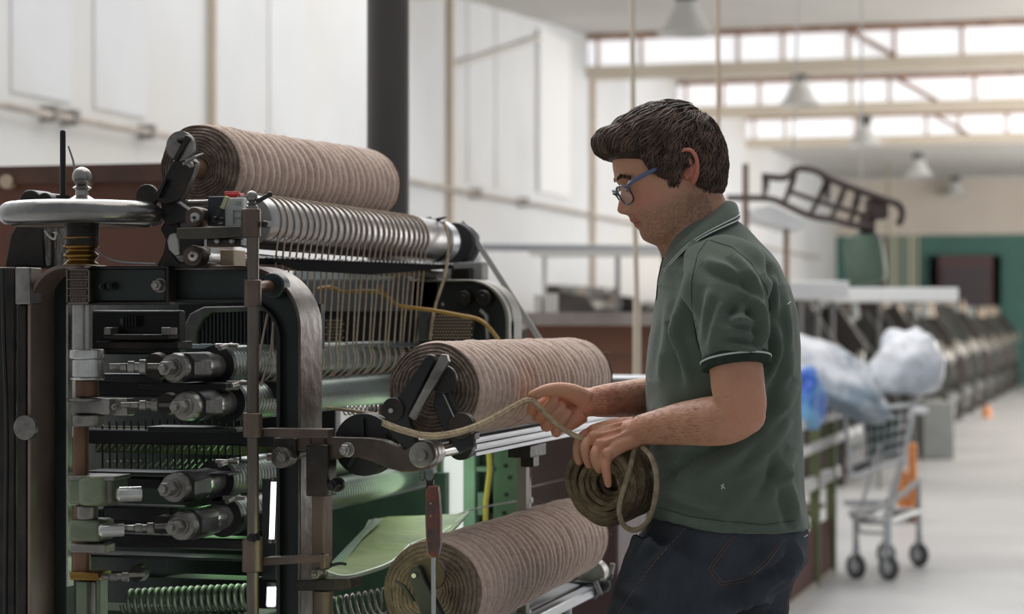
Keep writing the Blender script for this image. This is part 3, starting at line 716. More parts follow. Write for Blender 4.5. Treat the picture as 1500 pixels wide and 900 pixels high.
b = B(); b.fbox(304, 288, 333, 331, 3.185, .05); b.build('side_box', mat('switch_dark_side', (38, 42, 52), .5), SWX, .002, label='dark blue grey side box')
b = B()
for k in range(5): b.vcyl(331.5 + k * 4.2, 280.5, 286, 2.5, 3.185, 12)
b.fbox(329, 283, 351, 287, 3.18, .02); b.vcyl(340, 286, 291, 8, 3.19); b.build('push_button', mat('red_button', (190, 44, 46), .4), SWX, .001, label='red push button')
b = B(); b.fbox(341, 308, 354, 309.2, 3.162, .004); b.fbox(341, 318, 354, 319.2, 3.162, .004); b.fbox(341, 308, 342, 328, 3.162, .004); b.fbox(345, 295, 352, 300, 3.163, .003); b.build('label_frame', mat('switch_line', (140, 144, 140), .5), SWX)
b = B(); b.bar(PY(333, 288, 3.155), PY(326, 306, 3.155), .007, .006, (0, 1, 0)); b.build('yellow_lever', mat('lever_yellowgrey', (168, 168, 132), .5), SWX, .001)
b = B(); b.bar(PY(326, 304, 3.158), PY(317, 320, 3.158), .008, .008, (0, 1, 0)); b.fdisc(316, 322, 6, 3.155, .02); b.ball(PY(316, 320, 3.153), .003); b.build('lever_pivot', blk, SWX, .001)

# levers holding the top roll
b = B(); b.fdisc(263, 214, 22, YF - .04, .012, 40); tl = b.build('top_lever_disc', iron, MR, .0015)
b = B(); b.fdisc(263, 214, 21.4, YF - .041, .002, 40, prof=[(.94, 0), (1.02, .5), (1.02, 1)]); b.build('disc_rim', dst, tl)
b = B(); b.fpoly([(252, 236), (275, 226), (286, 238), (283, 252), (270, 280), (262, 293), (240, 300), (224, 292), (232, 276)], YF - .03, .02); b.fpoly([(252, 234), (258, 236), (277, 200), (271, 197)], YF - .052, .012); b.build('top_lever', iron, MR, .002)
b = B(); b.fpoly([(240, 262), (244, 262), (232, 290), (228, 288)], YF - .04, .012); b.nut(262, 206, 4, YF - .055, .015); b.build('lever_slot', blk, MR)
b = B(); b.fdisc(214, 287, 17, YF - .03, .012); b.build('lower_lever_disc', iron, MR, .0015)
b = B(); b.tube([PY(268, 240, YF - .05), PY(282, 238, YF - .04)], [.003, .006], 10); b.ball(PY(279, 242, YF - .055), .005); b.tube([PY(272, 236, YF - .06), PY(286, 230, YF - .06), PY(298, 225, YF - .05)], [.0025, .003, .001], 8); b.build('lever_point', dst, MR)

# drum the threads leave from
Xd = -1.44; Zd = 1.5115; Rd = .046
b = B(); b.lathe([(.03, 0), (Rd * .94, .002), (Rd, .012), (Rd, .97), (Rd * .97, .975)], (Xd, 3.4, Zd), (0, 1, 0), 64); b.build('feed_drum', mat('polished_drum', (150, 148, 148), .3, .85, (172, 170, 168), 5, .1, 40), MR)
b = B(); b.lathe([(.03, 0), (Rd * 1.03, .001), (Rd * 1.03, .025), (.03, .03)], (Xd, 4.375, Zd), (0, 1, 0), 48); b.build('drum_band', blk, MR)
b = B(); b.lathe([(.03, 0), (Rd * 1.0, .001), (Rd * 1.0, .05), (.03, .055)], (Xd, 4.40, Zd), (0, 1, 0), 48); b.build('drum_end_cap', alu, MR)
pP = PY(664, 356, 4.50); b = B(); b.lathe([(.02, 0), (.043, 0), (.045, .004), (.045, .02), (.02, .024)], pP, (0, 1, 0), 48); b.build('belt_pulley', mat('dark_pulley', (34, 30, 32), .5), MR, .001)
b = B(); b.lathe([(.03, 0), (.048, 0), (.048, .01), (.03, .012)], pP + V((.004, .03, -.004)), (0, 1, 0), 48); b.build('pulley_rim', alu, MR)
b = B(); b.bar(PY(676, 326, 4.53), PY(692, 344, 4.53), .012, .004, (0, 1, 0)); b.bar(PY(688, 338, 4.53), PY(792, 500, 4.53), .012, .004, (0, 1, 0)); b.build('drive_belt', mat('pale_belt', (196, 192, 188), .6), MR)
b = B()
for (px, py, dx, dy) in ((622, 322, 10, -8), (640, 322, 14, -10)): b.tube([PY(px, py, 4.37), PY(px + dx * .5, py - 2, 4.37), PY(px + dx, py + dy * .4, 4.37)], [.004, .003, .0015], 8)
b.build('drum_hooks', blk, MR)
# toothed comb bar
Xc = -1.400
pa = PX(386, 378, Xc); pb = PX(662, 388, Xc)
b = B(); b.plateP([(Xc, pa.y - .02, pa.z - .001), (Xc, pb.y, pb.z), (Xc - .03, pb.y, pb.z - .004), (Xc - .05, pa.y + .1, pa.z - .012)], (0, 0, -1), .004)
b.plateP([(Xc + .001, pa.y, pa.z), (Xc + .001, pb.y, pb.z), (Xc + .001, pb.y, pb.z - .008), (Xc + .001, (pa.y + pb.y) / 2, pa.z - .018), (Xc + .001, pa.y + .15, pa.z - .018)], (1, 0, 0), .003)
cb = b.build('thread_guide_bar', mat('matt_black_bar', (14, 14, 15), .9, spec=.08), MR)
b = B()
for k in range(44):
    t = (k + .5) / 44; p = pa.lerp(pb, t); b.ball((Xc + .004, p.y, p.z + .001), .0042, 8, (.6, 1, .55))
b.build('guide_teeth', mat('porcelain_teeth', (206, 206, 204), .4), cb)
b = B(); b.tube([PX(352, 386, Xc - .03), PX(480, 392, Xc - .03), PX(655, 404, Xc - .03)], .009, 10); b.build('thread_roller_bar', mat('brown_fibre_bar', (96, 84, 76), .8, 0, (130, 116, 104), 40, .8, 120), MR)
# pale plates behind the threads
b = B(); b.fbox(428, 396, 572, 410, 4.25, .02); b.build('pale_strip', mat('pale_strip', (186, 190, 198), .4), MR, .002)
b = B(); b.fbox(440, 408, 640, 456, 4.3, .02); b.build('grey_screen', mat('grey_screen', (92, 92, 96), .6, .2, (108, 108, 112), 5), MR)
b = B(); b.fbox(440, 456, 700, 520, 4.32, .02); b.build('dark_screen', blk, MR)
b = B(); b.fbox(648, 384, 706, 410, 4.5, .05); b.build('white_block', mat('whitish_block', (150, 148, 146), .6), MR, .003)
b = B(); b.fbox(660, 392, 688, 412, 4.47, .03); b.build('grey_cap', iron, MR, .003)
# rear frame plate with rounded shoulder
YR = 4.28
out, inn = arch(YR, 600, 745, 410, 62, 105, 60, .1, floor=1.15)
b = B(); b.strip(out, shrink(out, inn, .99), YR + .02, YR + .04); rf = b.build('rear_frame', mat('rear_plate_green_black', (26, 32, 30), .45, 0, (34, 40, 38), 6, .3, 40), MR)
b = B(); b.strip(out, shrink(out, inn, .05), YR, YR + .1); b.build('rear_flange', mat('pale_worn_flange', (146, 142, 134), .5, .4, (124, 120, 112), 8, .3, 40), rf, .002)
for (px, py, r) in ((678, 437, 12), (706, 437, 13)):
    b = B(); b.fdisc(px, py, r, YR - .01, .03, 32, prof=[(.8, 0), (1, .2), (1, 1)]); b.fdisc(px, py, r * .4, YR - .016, .01); b.build('rear_boss', iron, rf, .001)
b = B(); b.tube([PY(648, 444, YR - .01), PY(649, 448, YR - .01)], .003, 8); b.build('oil_nipple', stl, rf)
b = B(); b.fpoly([(704, 452), (714, 462), (716, 497), (712, 497), (710, 464), (702, 456)], YR - .01, .01); b.build('bright_hook', alu, rf)
b = B(); b.fpoly([(626, 470), (634, 458), (684, 458), (694, 475), (690, 500), (626, 500)], YR - .03, .01); pg = b.build('perforated_guard', mat('guard_dark', (48, 40, 38), .6), MR)
b = B()
for r in range(8):
    for k in range(14):
        px = 634 + k * 4.3 + (r % 2) * 2.1; py = 463 + r * 4.6
        if px < 690: b.fdisc(px, py, 1.35, YR - .033, .004, 8)
for r in range(7):
    for k in range(6): b.fdisc(478 + k * 4.3 + (r % 2) * 2.1, 470 + r * 5, 1.3, 4.29, .004, 8)
b.build('guard_perforations', mat('guard_light', (172, 152, 134), .6), pg)
b = B(); b.fpoly([(612, 455), (628, 450), (632, 500), (612, 500)], YR - .02, .03); b.build('grey_casting', mat('grey_casting', (82, 84, 86), .5, .4, (104, 106, 108), 14, .4), MR, .003)

# lower right inside: worn green panels, white panel, yellow cable
lgp = M_LGREEN()
YI = 4.35
b = B(); b.fbox(474, 690, 652, 1500, YI + .12, .03); b.build('inner_green_panel', mat('dark_green_panel', (44, 68, 54), .6, 0, (60, 86, 68), 6, .3, 30, c3=(28, 38, 32)), MR)  # darker green than the posts beside it
b = B(); b.fbox(678, 600, 696, 1500, YI, .06); b.build('pale_green_post', mat('pale_green_post', (150, 184, 166), .5, 0, (130, 166, 146), 6), MR, .003)
b = B(); b.fbox(696, 600, 722, 1500, YI + .04, .02); b.build('dark_gap_panel', grn, MR)
b = B(); b.fbox(722, 590, 765, 1500, YI, .05); q = b.build('green_side_post', lgp, MR, .003)
b = B()
for (px, py) in ((740, 683), (741, 725), (746, 700), (738, 752)): b.fdisc(px, py, 3, YI - .003, .006, 12)
b.build('post_holes', blk, q)
b = B(); b.fbox(697, 684, 722, 692, YI - .01, .03); b.fbox(699, 722, 712, 756, YI - .01, .03); b.build('small_green_fitting', mat('fitting_green', (112, 138, 124), .5), MR, .002)
b = B(); b.tube([PY(560, 775, 4.1), PY(640, 762, 4.2), PY(700, 745, 4.25), PY(766, 733, YI - .02), PY(776, 733, YI - .02)], .0018, 8, sub=5); b.lathe([(.003, 0), (.006, .004), (.006, .02)], PY(766, 733, YI - .02), (1, 0, 0), 12); b.build('pull_wire', stl, MR)
b = B(); b.tube([PY(774, 715, 4.5), PY(838, 700, 4.74)], .0018, 6); b.build('taut_wire', stl, MR)
# curved apron sheet
rows = []
A = [(474, 838, 3.42), (505, 846, 3.42), (540, 838, 3.45), (575, 824, 3.5), (600, 800, 3.55)]
Cc = [(540, 762, 4.1), (570, 757, 4.12), (610, 756, 4.15), (650, 754, 4.18), (686, 752, 4.2)]
for i in range(11):
    t = i / 10; row = []
    for a, c in zip(A, Cc):
        p = PY(*a); q = PY(*c); m_ = p.lerp(q, t); m_.z -= .02 * math.sin(math.pi * t); row.append(m_)
    rows.append(row)
b = B(); vs = [p for r in rows for p in r] + [p - V((0, 0, .004)) for r in rows for p in r]; n = 5; fs = []
N0 = len(rows) * n
for i in range(len(rows) - 1):
    for j in range(n - 1): fs.append((i * n + j, i * n + j + 1, (i + 1) * n + j + 1, (i + 1) * n + j)); fs.append(tuple(N0 + k for k in fs[-1][::-1]))
b.add(vs, fs); b.build('apron_sheet', mat('dusty_green_sheet', (128, 146, 92), .6, .1, (150, 160, 120), 7, .5, 50, c3=(112, 120, 100), s3=4), MR, ang=80)
b = B(); b.tube([PY(*a) for a in A], .004, 8, sub=4); b.tube([PY(*A[-1]), PY(650, 780, 4.0), PY(*Cc[-1])], .004, 8, sub=3); b.build('sheet_edge', mat('bright_sheet_edge', (176, 186, 172), .4, .4), MR)
b = B(); b.plateP([PY(494, 838, 3.6), PY(530, 790, 3.9), PY(560, 762, 4.05), PY(548, 762, 4.05), PY(500, 812, 3.85), PY(476, 836, 3.6)], (0, 0, 1), .003); b.build('torn_plastic_strip', mat('plastic_strip', (160, 180, 166), .3), MR)

# lower delivery rail with far stops
z2 = PX(861, 868, pr.x).z
b = B(); b.box(pr.x - .012, pr.x + .012, YF - .05, 4.36, z2 - .01, z2 + .01); b.build('lower_rail', alu, MR, .002)
b = B(); b.plateP([(pr.x - .08, YF + .1, z2 + .02), (pr.x - .08, 4.25, z2 + .02), (pr.x - .014, 4.25, z2 + .012), (pr.x - .014, YF + .1, z2 + .012)], (0, 0, 1), .004); b.build('lower_tray', mat('grey_tray', (120, 121, 124)), MR)
b = B(); b.tube([(pr.x, 4.1, z2 - .01), (pr.x, 4.1, 0)], .008, 10); b.build('lower_rail_post', alu, MR)
pe = PY(866, 842, 4.3)
b = B(); b.lathe([(.022, 0), (.028, 0), (.03, .03), (.026, .03), (.02, .006)], pe, (0, 1, 0), 32); b.build('end_ring', stl, MR)
b = B(); b.ball(PY(866, 866, 4.28), .018, 14); b.ball(PY(884, 858, 4.28), .015, 14); b.fbox(840, 852, 880, 868, 4.27, .04); b.tube([PY(884, 858, 4.28), PY(896, 842, 4.3)], .005); b.build('end_clamp', blk, MR, .003)
b = B(); b.tube([PY(872, 852, 4.24), PY(880, 872, 4.24)], .005); b.tube([PY(894, 846, 4.3), PY(898, 826, 4.3)], .005); b.build('clamp_screws', stl, MR)
for px in (834, 852):
    b = B(); b.tube([PY(px, 765, 4.22), PY(px + 8, 746, 4.25)], .005); b.build('stop_pin', blk, MR); b = B(); b.ball(PY(px + 8, 745, 4.25), .0055); b.build('pin_tip', stl, MR)
b = B(); b.fpoly([(597, 842), (603, 832), (610, 829), (616, 834), (622, 850), (650, 905), (700, 1010), (675, 1020), (618, 905)], YF - .05, .015); bl = b.build('bottom_lever', blk, MR, .002)
b = B(); b.fdisc(629, 842, 24, YF - .035, .01); b.build('bottom_weight_disc', mat('brown_weight', (74, 62, 48), .5, .5), bl, .001)
b = B(); b.fdisc(606, 844, 3.5, YF - .056, .008); b.build('lever_pin', stl, bl)
b = B(); b.tube([PY(579, 851, YF - .04), PY(592, 860, YF - .04), PY(606, 882, YF - .04)], [.002, .0035, .0035], 8); b.build('hook_spring', blk, MR)

# maroon side panel further back
a = PY(776, 560, 4.75); c = PY(905, 1800, 4.75)
t = empty('maroon_cabinet', ((a.x + c.x) / 2, 4.9, 0), 'maroon painted steel cabinet standing behind the delivery rail', 'cabinet')
b = B(); b.box(a.x, c.x, 4.75, 5.05, 0.02, PY(800, 600, 4.75).z); b.build('body', M_MAROON(), t, .006)
b = B(); b.box(a.x - .004, c.x + .004, 4.745, 5.055, 0, .06); b.build('plinth', blk, t)
# bright gaps in the machine: added glowing tubes and a glowing white panel
a = PY(640, 560, 5.15); c = PY(684, 1700, 5.15)
b = B(); b.fbox(384, 702, 404, 850, 3.37, .01); b.build('blanking_plate', blk, MR)
tt = empty('gap_glow', PY(399, 795, 3.34), 'bright white glow tube standing in for a gap behind the frame post', 'lamp')
b = B(); b.cyl(PY(398, 790, 3.34), PY(401, 706, 3.34), .0045, n=14); b.build('glow_tube', mat('gap_glow_white', (240, 246, 250), .4, emit=2.2), tt)  # emissive tube added in place of a bright gap to daylight
b = B(); b.cyl(PY(398, 796, 3.34), PY(398, 790, 3.34), .006); b.cyl(PY(401, 706, 3.34), PY(401, 700, 3.34), .006); b.build('glow_tube_cap', dst, tt)
tt = empty('gap_glow', PY(397, 893, 4.3), 'lower short bright glow tube standing in for a gap near the floor rail', 'lamp')
b = B(); b.cyl(PY(397, 888, 4.3), PY(398, 860, 4.3), .009, n=14); b.build('glow_tube', mat('gap_glow_white', (0, 0, 0)), tt)  # second emissive tube, again for a bright gap
b = B(); b.cyl(PY(397, 894, 4.3), PY(397, 888, 4.3), .01); b.cyl(PY(398, 860, 4.3), PY(398, 855, 4.3), .01); b.build('glow_tube_cap', dst, tt)
wb = empty('white_glow_panel', PY(665, 1100, 4.6), 'tall narrow glowing white panel seen through the machine under the rail', 'panel')
b = B(); b.fbox(646, 668, 684, 1500, 4.52, .02); b.build('panel', mat('daylight_glow_white', (214, 216, 214), .5, emit=.75), wb)  # emission puts daylight brightness into the panel, which is no lamp
b = B(); b.fbox(640, 664, 646, 1500, 4.5, .04); b.build('panel_frame', lgp, wb)
for (P, e, c) in ((PY(372, 735, 3.62), .8, (.45, 1, .4)), (PY(618, 705, 4.2), .7, (.75, 1, .65)), (PY(300, 870, 3.4), .25, (.8, 1, .75)), (PY(545, 862, 3.1), .45, (.85, 1, .45))):  # fill lights added for the greenish glow inside the machine
    l = bpy.data.lights.new('machine_fill_light', 'POINT'); l.energy = e; l.color = c; l.shadow_soft_size = .12
    o = bpy.data.objects.new('machine_fill_light', l); COL.objects.link(o); o.location = P
# ================================================================== rolls of wool roving
def wool_roll(name, label, P0, P1, R0, R1, bands, seed, core=True):
    Rn = random.Random(seed)
    t = empty(name, V((P0 + P1) / 2) - V((0, 0, max(R0, R1))), label, 'wool roll', 'wound rolls of brown wool roving')
    a = (P1 - P0); L = a.length; _, u, v = basis(a); a.normalize(); n = 120
    b = B(); rs = []; per = 14
    # each band is two or three cords lying side by side, deep groove between bands
    offs = [(Rn.random() - .5) * .012 for _ in range(bands + 1)]
    ph = [Rn.random() * 6.28 for _ in range(bands + 1)]
    bh = [(Rn.random() - .5) * .003 for _ in range(bands + 1)]
    total = bands * per
    for i in range(total + 1):
        bi = min(i // per, bands - 1); f = (i % per) / per if i < total else 1
        bulge = max(0, 1 - abs(2 * f - 1) ** 2.3) ** .55
        fine = .0004 * abs(math.sin(math.pi * 2 * f))
        dpt = R0 * .20 * (bulge - 1)
        T = i / total; Rb = R0 + (R1 - R0) * T
        edge = 0
        if T < .03: edge = -.010 * (1 - T / .03) ** 2
        if T > .97: edge = -.014 * (1 - (1 - T) / .03) ** 2
        ring = []
        for k in range(n):
            th = 2 * math.pi * k / n
            lean = .007 * math.sin(th + .8) + .002 * math.sin(2 * th + bi * .7) + .0035 * nz(math.cos(th) * 1.5 + seed, math.sin(th) * 1.5, i / per * .6)
            wob = .0022 * nz(math.cos(th) * 2.2, math.sin(th) * 2.2 + seed, i / per * 1.1) + .0005 * nz(math.cos(th) * 9, math.sin(th) * 9, i * .4)
            r = Rb + dpt * (1 + .5 * nz(math.cos(th) * 3, math.sin(th) * 3, bi * 2.1 + seed)) + fine + wob + bh[bi] * bulge * .5 + edge
            c = P0 + a * (L * T + lean * min(1, min(T, 1 - T) * 8)); ring.append(c + (u * math.cos(th) + v * math.sin(th)) * r)
        rs.append(ring)
    b.rings(rs, cap=False); body = b.build('wound_roving', M_WOOL(), t, ang=50)
    # end faces: spiral of cord layers
    for sgn, P, R, nm in ((-1, P0, R0, 'near_end'), (1, P1, R1, 'far_end')):
        b = B(); rs = []; m = 84; nn = 150
        for i in range(m + 1):
            f = i / m; ring = []
            for k in range(nn):
                th = 2 * math.pi * k / nn
                r = R * (.14 + .85 * f) * (1 + .03 * nz(math.cos(th) * 1.3, math.sin(th) * 1.3, 5 + seed)) - (.010 if f > .98 else 0)
                spir = f * 11 + th / (2 * math.pi) + .55 * nz(math.cos(th) * 1.6, math.sin(th) * 1.6, f * 2.5 + seed)
                h = .0042 * abs(math.sin(math.pi * spir)) ** .7 + .004 * nz(math.cos(th) * 2, math.sin(th) * 2, f * 5 + seed) + .0016 * nz(math.cos(th) * 8, math.sin(th) * 8, f * 40)
                bul = .012 * math.sin(math.pi * min(1, f * 1.02)) - .003
                ring.append(P + a * sgn * (h + bul) + (u * math.cos(th) + v * math.sin(th)) * r)
            rs.append(ring)
        b.rings(rs, cap=True); b.build(nm, mat('shaded_wool_roll_end', (100, 84, 74), .95, 0, (136, 118, 104), 50, 1, 160, spec=.1, sheen=.2, c3=(84, 70, 60), s3=10), t, ang=50)  # darker than the wound roving: shade of the end face put into its colour
    if core:
        b = B(); b.lathe([(.004, -.036), (.010, -.03), (.016, -.012), (.018, .0), (.018, .02)], P0, a, 28); b.build('wooden_core', mat('worn_wood_core', (112, 84, 66), .55, 0, (138, 106, 86), 10, .3), t)
        b = B(); b.lathe([(.016, 0), (.026, .012), (.026, .03), (.012, .034)], P1 + a * .004, a, 28); b.build('core_disc', mat('core_disc_brown', (104, 86, 76), .6), t)
    # stray fibres and a cord crossing on the face
    b = B()
    for k in range(70):
        T = Rn.random(); th = Rn.random() * 6.28; r = (R0 + (R1 - R0) * T); c = P0 + a * L * T
        d = (u * math.cos(th) + v * math.sin(th)); tn = a * (Rn.random() - .5) + d.cross(a) * (Rn.random() - .5) * 2
        p = c + d * r * .98; ln = .006 + Rn.random() * .012
        b.tube([p, p + d * ln * .5 + tn * ln * .7, p + d * ln * .7 + tn * ln * 1.5], .00022, 4)
    b.build('stray_fibres', mat('wool_fuzz', (176, 158, 142), .9), t)
    return t


P0 = PY(293, 247, 3.40); P1 = V((P0.x, 4.23, P0.z + .018))
wool_roll('wool_roll', 'brown wool roll resting highest on top of the polished feed drum', P0, P1, .0755, .0760, 27, 3)
P0 = PY(636, 572, 3.24)
wool_roll('wool_roll', 'brown wool roll above the aluminium rail, beside the man\'s raised hand', P0, V((P0.x, 4.13, P0.z - .002)), .0765, .0755, 30, 11, core=False)
P0 = PY(634, 868, 3.24)
wool_roll('wool_roll', 'lowest brown wool roll behind the hanging knife, its end tinted olive', P0, V((P0.x, 4.12, P0.z + .004)), .0825, .0745, 30, 23, core=False)

# threads running from the drum down to the top fluted roller
R1c = PY(240, 540, 3.17) + V((.012, 0, 0))
mth = mat('pale_brown_thread', (186, 166, 150), .9, 0, (206, 188, 172), 80, .8, 200, spec=.1)
NT = 27
for k in range(NT):
    y = 3.44 + k * (4.235 - 3.44) / (NT - 1)
    y2 = y + .08 + .008 * math.sin(k * 2.1)
    pts = []
    for i in range(15):      # over the top and down the front of the drum
        an = math.radians(118 - i * 10.6); pts.append(V((Xd + (Rd + .0016) * math.cos(an), y + .003 * math.sin(i * .3 + k), Zd + (Rd + .0016) * math.sin(an))))
    pts.append(V((Xc - .004, y, Zd - Rd - .01)))
    for i in range(16):      # round the front of the roller
        an = math.radians(35 - i * 9); pts.append(V((R1c.x + .0345 * math.cos(an), y2 - i * .0012, R1c.z + .0345 * math.sin(an))))
    b = B(); b.tube(pts, .0017, 6)
    lbl = 'thin pale brown thread hanging from the drum to the fluted roller'
    b.build('yarn_thread', mth, label=ORD[k] + ' taut thread, counted from the left, hanging from drum to fluted roller', cat='thread', group='threads hanging between drum and roller')
b = B(); b.tube([PY(650, 325, 4.35), PY(657, 350, 4.33), PY(655, 385, 4.3), PY(650, 410, 4.27), PY(636, 455, 4.22), PY(630, 498, 4.2)], .0032, 8, sub=5)
b.build('loose_cord', M_CORD(), label='single thicker cord hanging down right of all the threads by the rear frame', cat='cord')
b = B(); b.tube([PY(392, 458, 3.3), PY(384, 500, 3.3), PY(378, 540, 3.3)], .0018, 6); b.build('slack_thread', mth, label='slanting thread in the frame opening, nearest the guide post', cat='thread')
b = B(); b.tube([PY(401, 470, 3.3), PY(396, 520, 3.3), PY(382, 566, 3.3)], .0018, 6); b.build('slack_thread', mth, label='slanting thread in the frame opening, touching the frame post', cat='thread')
ylw = mat('yellow_ochre_cable', (184, 146, 74), .6, 0, (166, 128, 62), 10)
b = B(); b.tube([PY(466, 424, 4.15), PY(484, 421, 4.15), PY(500, 427, 4.15), PY(528, 427, 4.15), PY(556, 428, 4.15), PY(568, 436, 4.15), PY(585, 448, 4.15), PY(612, 452, 4.15), PY(640, 456, 4.15), PY(672, 462, 4.15), PY(700, 468, 4.15), PY(716, 480, 4.15), PY(730, 498, 4.2)], .004, 10, sub=5)
for (px, py) in ((486, 421), (527, 427), (557, 427)): b.tube([PY(px - 2, py + 4, 4.14), PY(px, py, 4.14), PY(px + 2, py - 8, 4.14)], .0035, 8)
b.build('yellow_cable', ylw, label='yellow cable crossing behind the threads to the rear frame', cat='cable')
b = B(); b.tube([PY(716, 662, 4.3), PY(717, 690, 4.3), PY(713, 725, 4.3), PY(711, 775, 4.3), PY(711, 1100, 4.3)], .0055, 10, sub=5)
b.build('yellow_hose', mat('yellow_hose', (206, 184, 82), .5), label='yellow hose hanging against the green panel below the aluminium rail', cat='hose')
b = B(); b.tube([PY(478, 598, 3.3), PY(515, 602, 3.3), PY(556, 608, 3.25)], .0028, 8, sub=4)
b.build('feed_cord', M_CORD(), label='brown cord running from the green frame towards the pulley', cat='cord')

# knife hanging on a wire loop
P = PY(633, 905, 3.1)
t = empty('hanging_knife', PY(633, 815, 3.1), 'slim knife with worn red-brown handle hanging from the arm by a wire loop', 'knife')
b = B(); b.fpoly([(622.5, 720), (626, 712), (640, 712), (642, 728), (644, 760), (644, 800), (641, 814), (637, 818), (629, 818), (625, 813), (623, 795), (622, 760)], 3.095, .016)
b.build('handle', mat('knife_handle_wood', (62, 54, 52), .4, 0, (116, 62, 46), 10, .2, 30, lo=.44, hi=.54), t, .003)
b = B(); b.fpoly([(624, 704), (634, 704), (634, 722), (624, 722)], 3.098, .01); b.build('handle_tang', iron, t, .001)
b = B(); b.ball(PY(631, 738, 3.094), .0016, 10); b.ball(PY(631, 756, 3.094), .0016, 10); b.build('rivet', stl, t)
b = B(); b.fpoly([(631.5, 815), (637, 815), (637.5, 880), (637, 930), (633, 965), (632, 930)], 3.1, .002); b.build('blade', mat('knife_blade_steel', (176, 178, 176), .25, .95), t)
b = B(); b.tube([PY(618, 687, 3.13), PY(614, 697, 3.12), PY(619, 704, 3.11), PY(623, 698, 3.11), PY(621, 690, 3.12), PY(624, 702, 3.1), PY(630, 706, 3.1), PY(636, 700, 3.1), PY(640, 693, 3.1)], .0009, 6, sub=5); b.build('wire_loop', blk, t)
# ================================================================== the man
D0 = 3.60


def M(px, py, l=0.0): return PD(px, py, D0 - l)


def remesh(bld, vox, smooth=2, name='m'):
    me = bld.mesh(name); o = bpy.data.objects.new(name, me); COL.objects.link(o)
    r = o.modifiers.new('r', 'REMESH'); r.mode = 'VOXEL'; r.voxel_size = vox
    if smooth:
        s = o.modifiers.new('s', 'CORRECTIVE_SMOOTH' if False else 'SMOOTH'); s.iterations = smooth; s.factor = .5
    dg = bpy.context.evaluated_depsgraph_get(); dg.update()
    me2 = bpy.data.meshes.new_from_object(o.evaluated_get(dg)); bpy.data.objects.remove(o); bpy.data.meshes.remove(me)
    return me2


def getco(me):
    a = np.empty(len(me.vertices) * 3); me.vertices.foreach_get('co', a); return a.reshape(-1, 3)


def setco(me, a): me.vertices.foreach_set('co', a.ravel()); me.update()


def getno(me):
    a = np.empty(len(me.vertices) * 3); me.vertices.foreach_get('normal', a); return a.reshape(-1, 3)


FWn = np.array(FW); RTn = np.array(RT)


def nproj(a):
    d = a - np.array(CAM); D = d @ FWn
    return 750 + (d @ RTn) / D * FPX, HOR - d[:, 2] / D * FPX, D0 - D


def paint(me, cols, name='tint'):
    at = me.color_attributes.new(name, 'FLOAT_COLOR', 'POINT')
    c = np.ones((len(cols), 4)); c[:, :3] = cols; at.data.foreach_set('color', c.ravel())


def finish(me, name, m, root, label=None, ang=180):
    a = getco(me); off = np.array(root.location); setco(me, a - off)
    me.materials.clear(); me.materials.append(m)
    me.polygons.foreach_set('use_smooth', [True] * len(me.polygons))
    return link(name, me, root, None, label=label)


MAN = empty('man', V((M(1000, 600).x, M(1000, 600).y, 0)), 'young man with dark wavy hair, blue glasses and green polo winding brown cord', 'person')
# ---- head, in a head frame (f forward, u up, s towards the camera side)
HC = (975, 255); HT = math.radians(17); HS = 889.0; PSI = math.radians(6)


def HL(f, u, s):
    fe = f * math.cos(PSI) - s * math.sin(PSI); l = s * math.cos(PSI) + f * math.sin(PSI)
    x = -fe * math.cos(HT) - u * math.sin(HT); z = -fe * math.sin(HT) + u * math.cos(HT)
    P = M(HC[0], HC[1], 0) + RT * x + UP * z - FW * l
    return P


def HLinv(P):     # arrays (n,3) -> f,u,s
    d = P - np.array(M(HC[0], HC[1], 0)); x = d @ RTn; z = d[:, 2]; l = -(d @ FWn)
    fe = -x * math.cos(HT) - z * math.sin(HT); u = -x * math.sin(HT) + z * math.cos(HT)
    f = fe * math.cos(PSI) + l * math.sin(PSI); s = -fe * math.sin(PSI) + l * math.cos(PSI)
    return f, u, s


TAB = np.array([
    (.102, -.01, -.030, .010), (.100, .010, -.050, .026), (.094, .032, -.068, .045), (.080, .054, -.082, .060), (.066, .068, -.088, .067),
    (.0513, .0765, -.091, .0715), (.033, .0805, -.0925, .0745), (.013, .0815, -.092, .0755), (-.005, .0775, -.091, .075), (-.022, .0765, -.089, .074),
    (-.036, .0765, -.085, .072), (-.045, .0775, -.080, .070), (-.054, .0765, -.075, .068), (-.0635, .0735, -.069, .0655), (-.0756, .0690, -.062, .062),
    (-.083, .0690, -.056, .0585), (-.093, .0675, -.045, .053), (-.100, .0605, -.038, .047), (-.111, .046, -.03, .038), (-.119, .032, -.02, .024), (-.122, .02, -.01, .01)])
NOSE = np.array([(.02, 0), (.004, .000), (-.005, .002), (-.014, .0075), (-.0223, .0130), (-.031, .0175), (-.0355, .0190), (-.040, .0165), (-.0435, .0105), (-.0465, .004), (-.050, .0005), (-.06, 0)])
LIP = np.array([(-.046, 0), (-.0525, .0010), (-.0565, .0028), (-.0600, .0026), (-.0632, -.0012), (-.0665, .0022), (-.070, .0018), (-.075, -.0012), (-.080, 0)])


def ip(T, u, c=1):
    return float(np.interp(-u, -T[:, 0], T[:, c]))


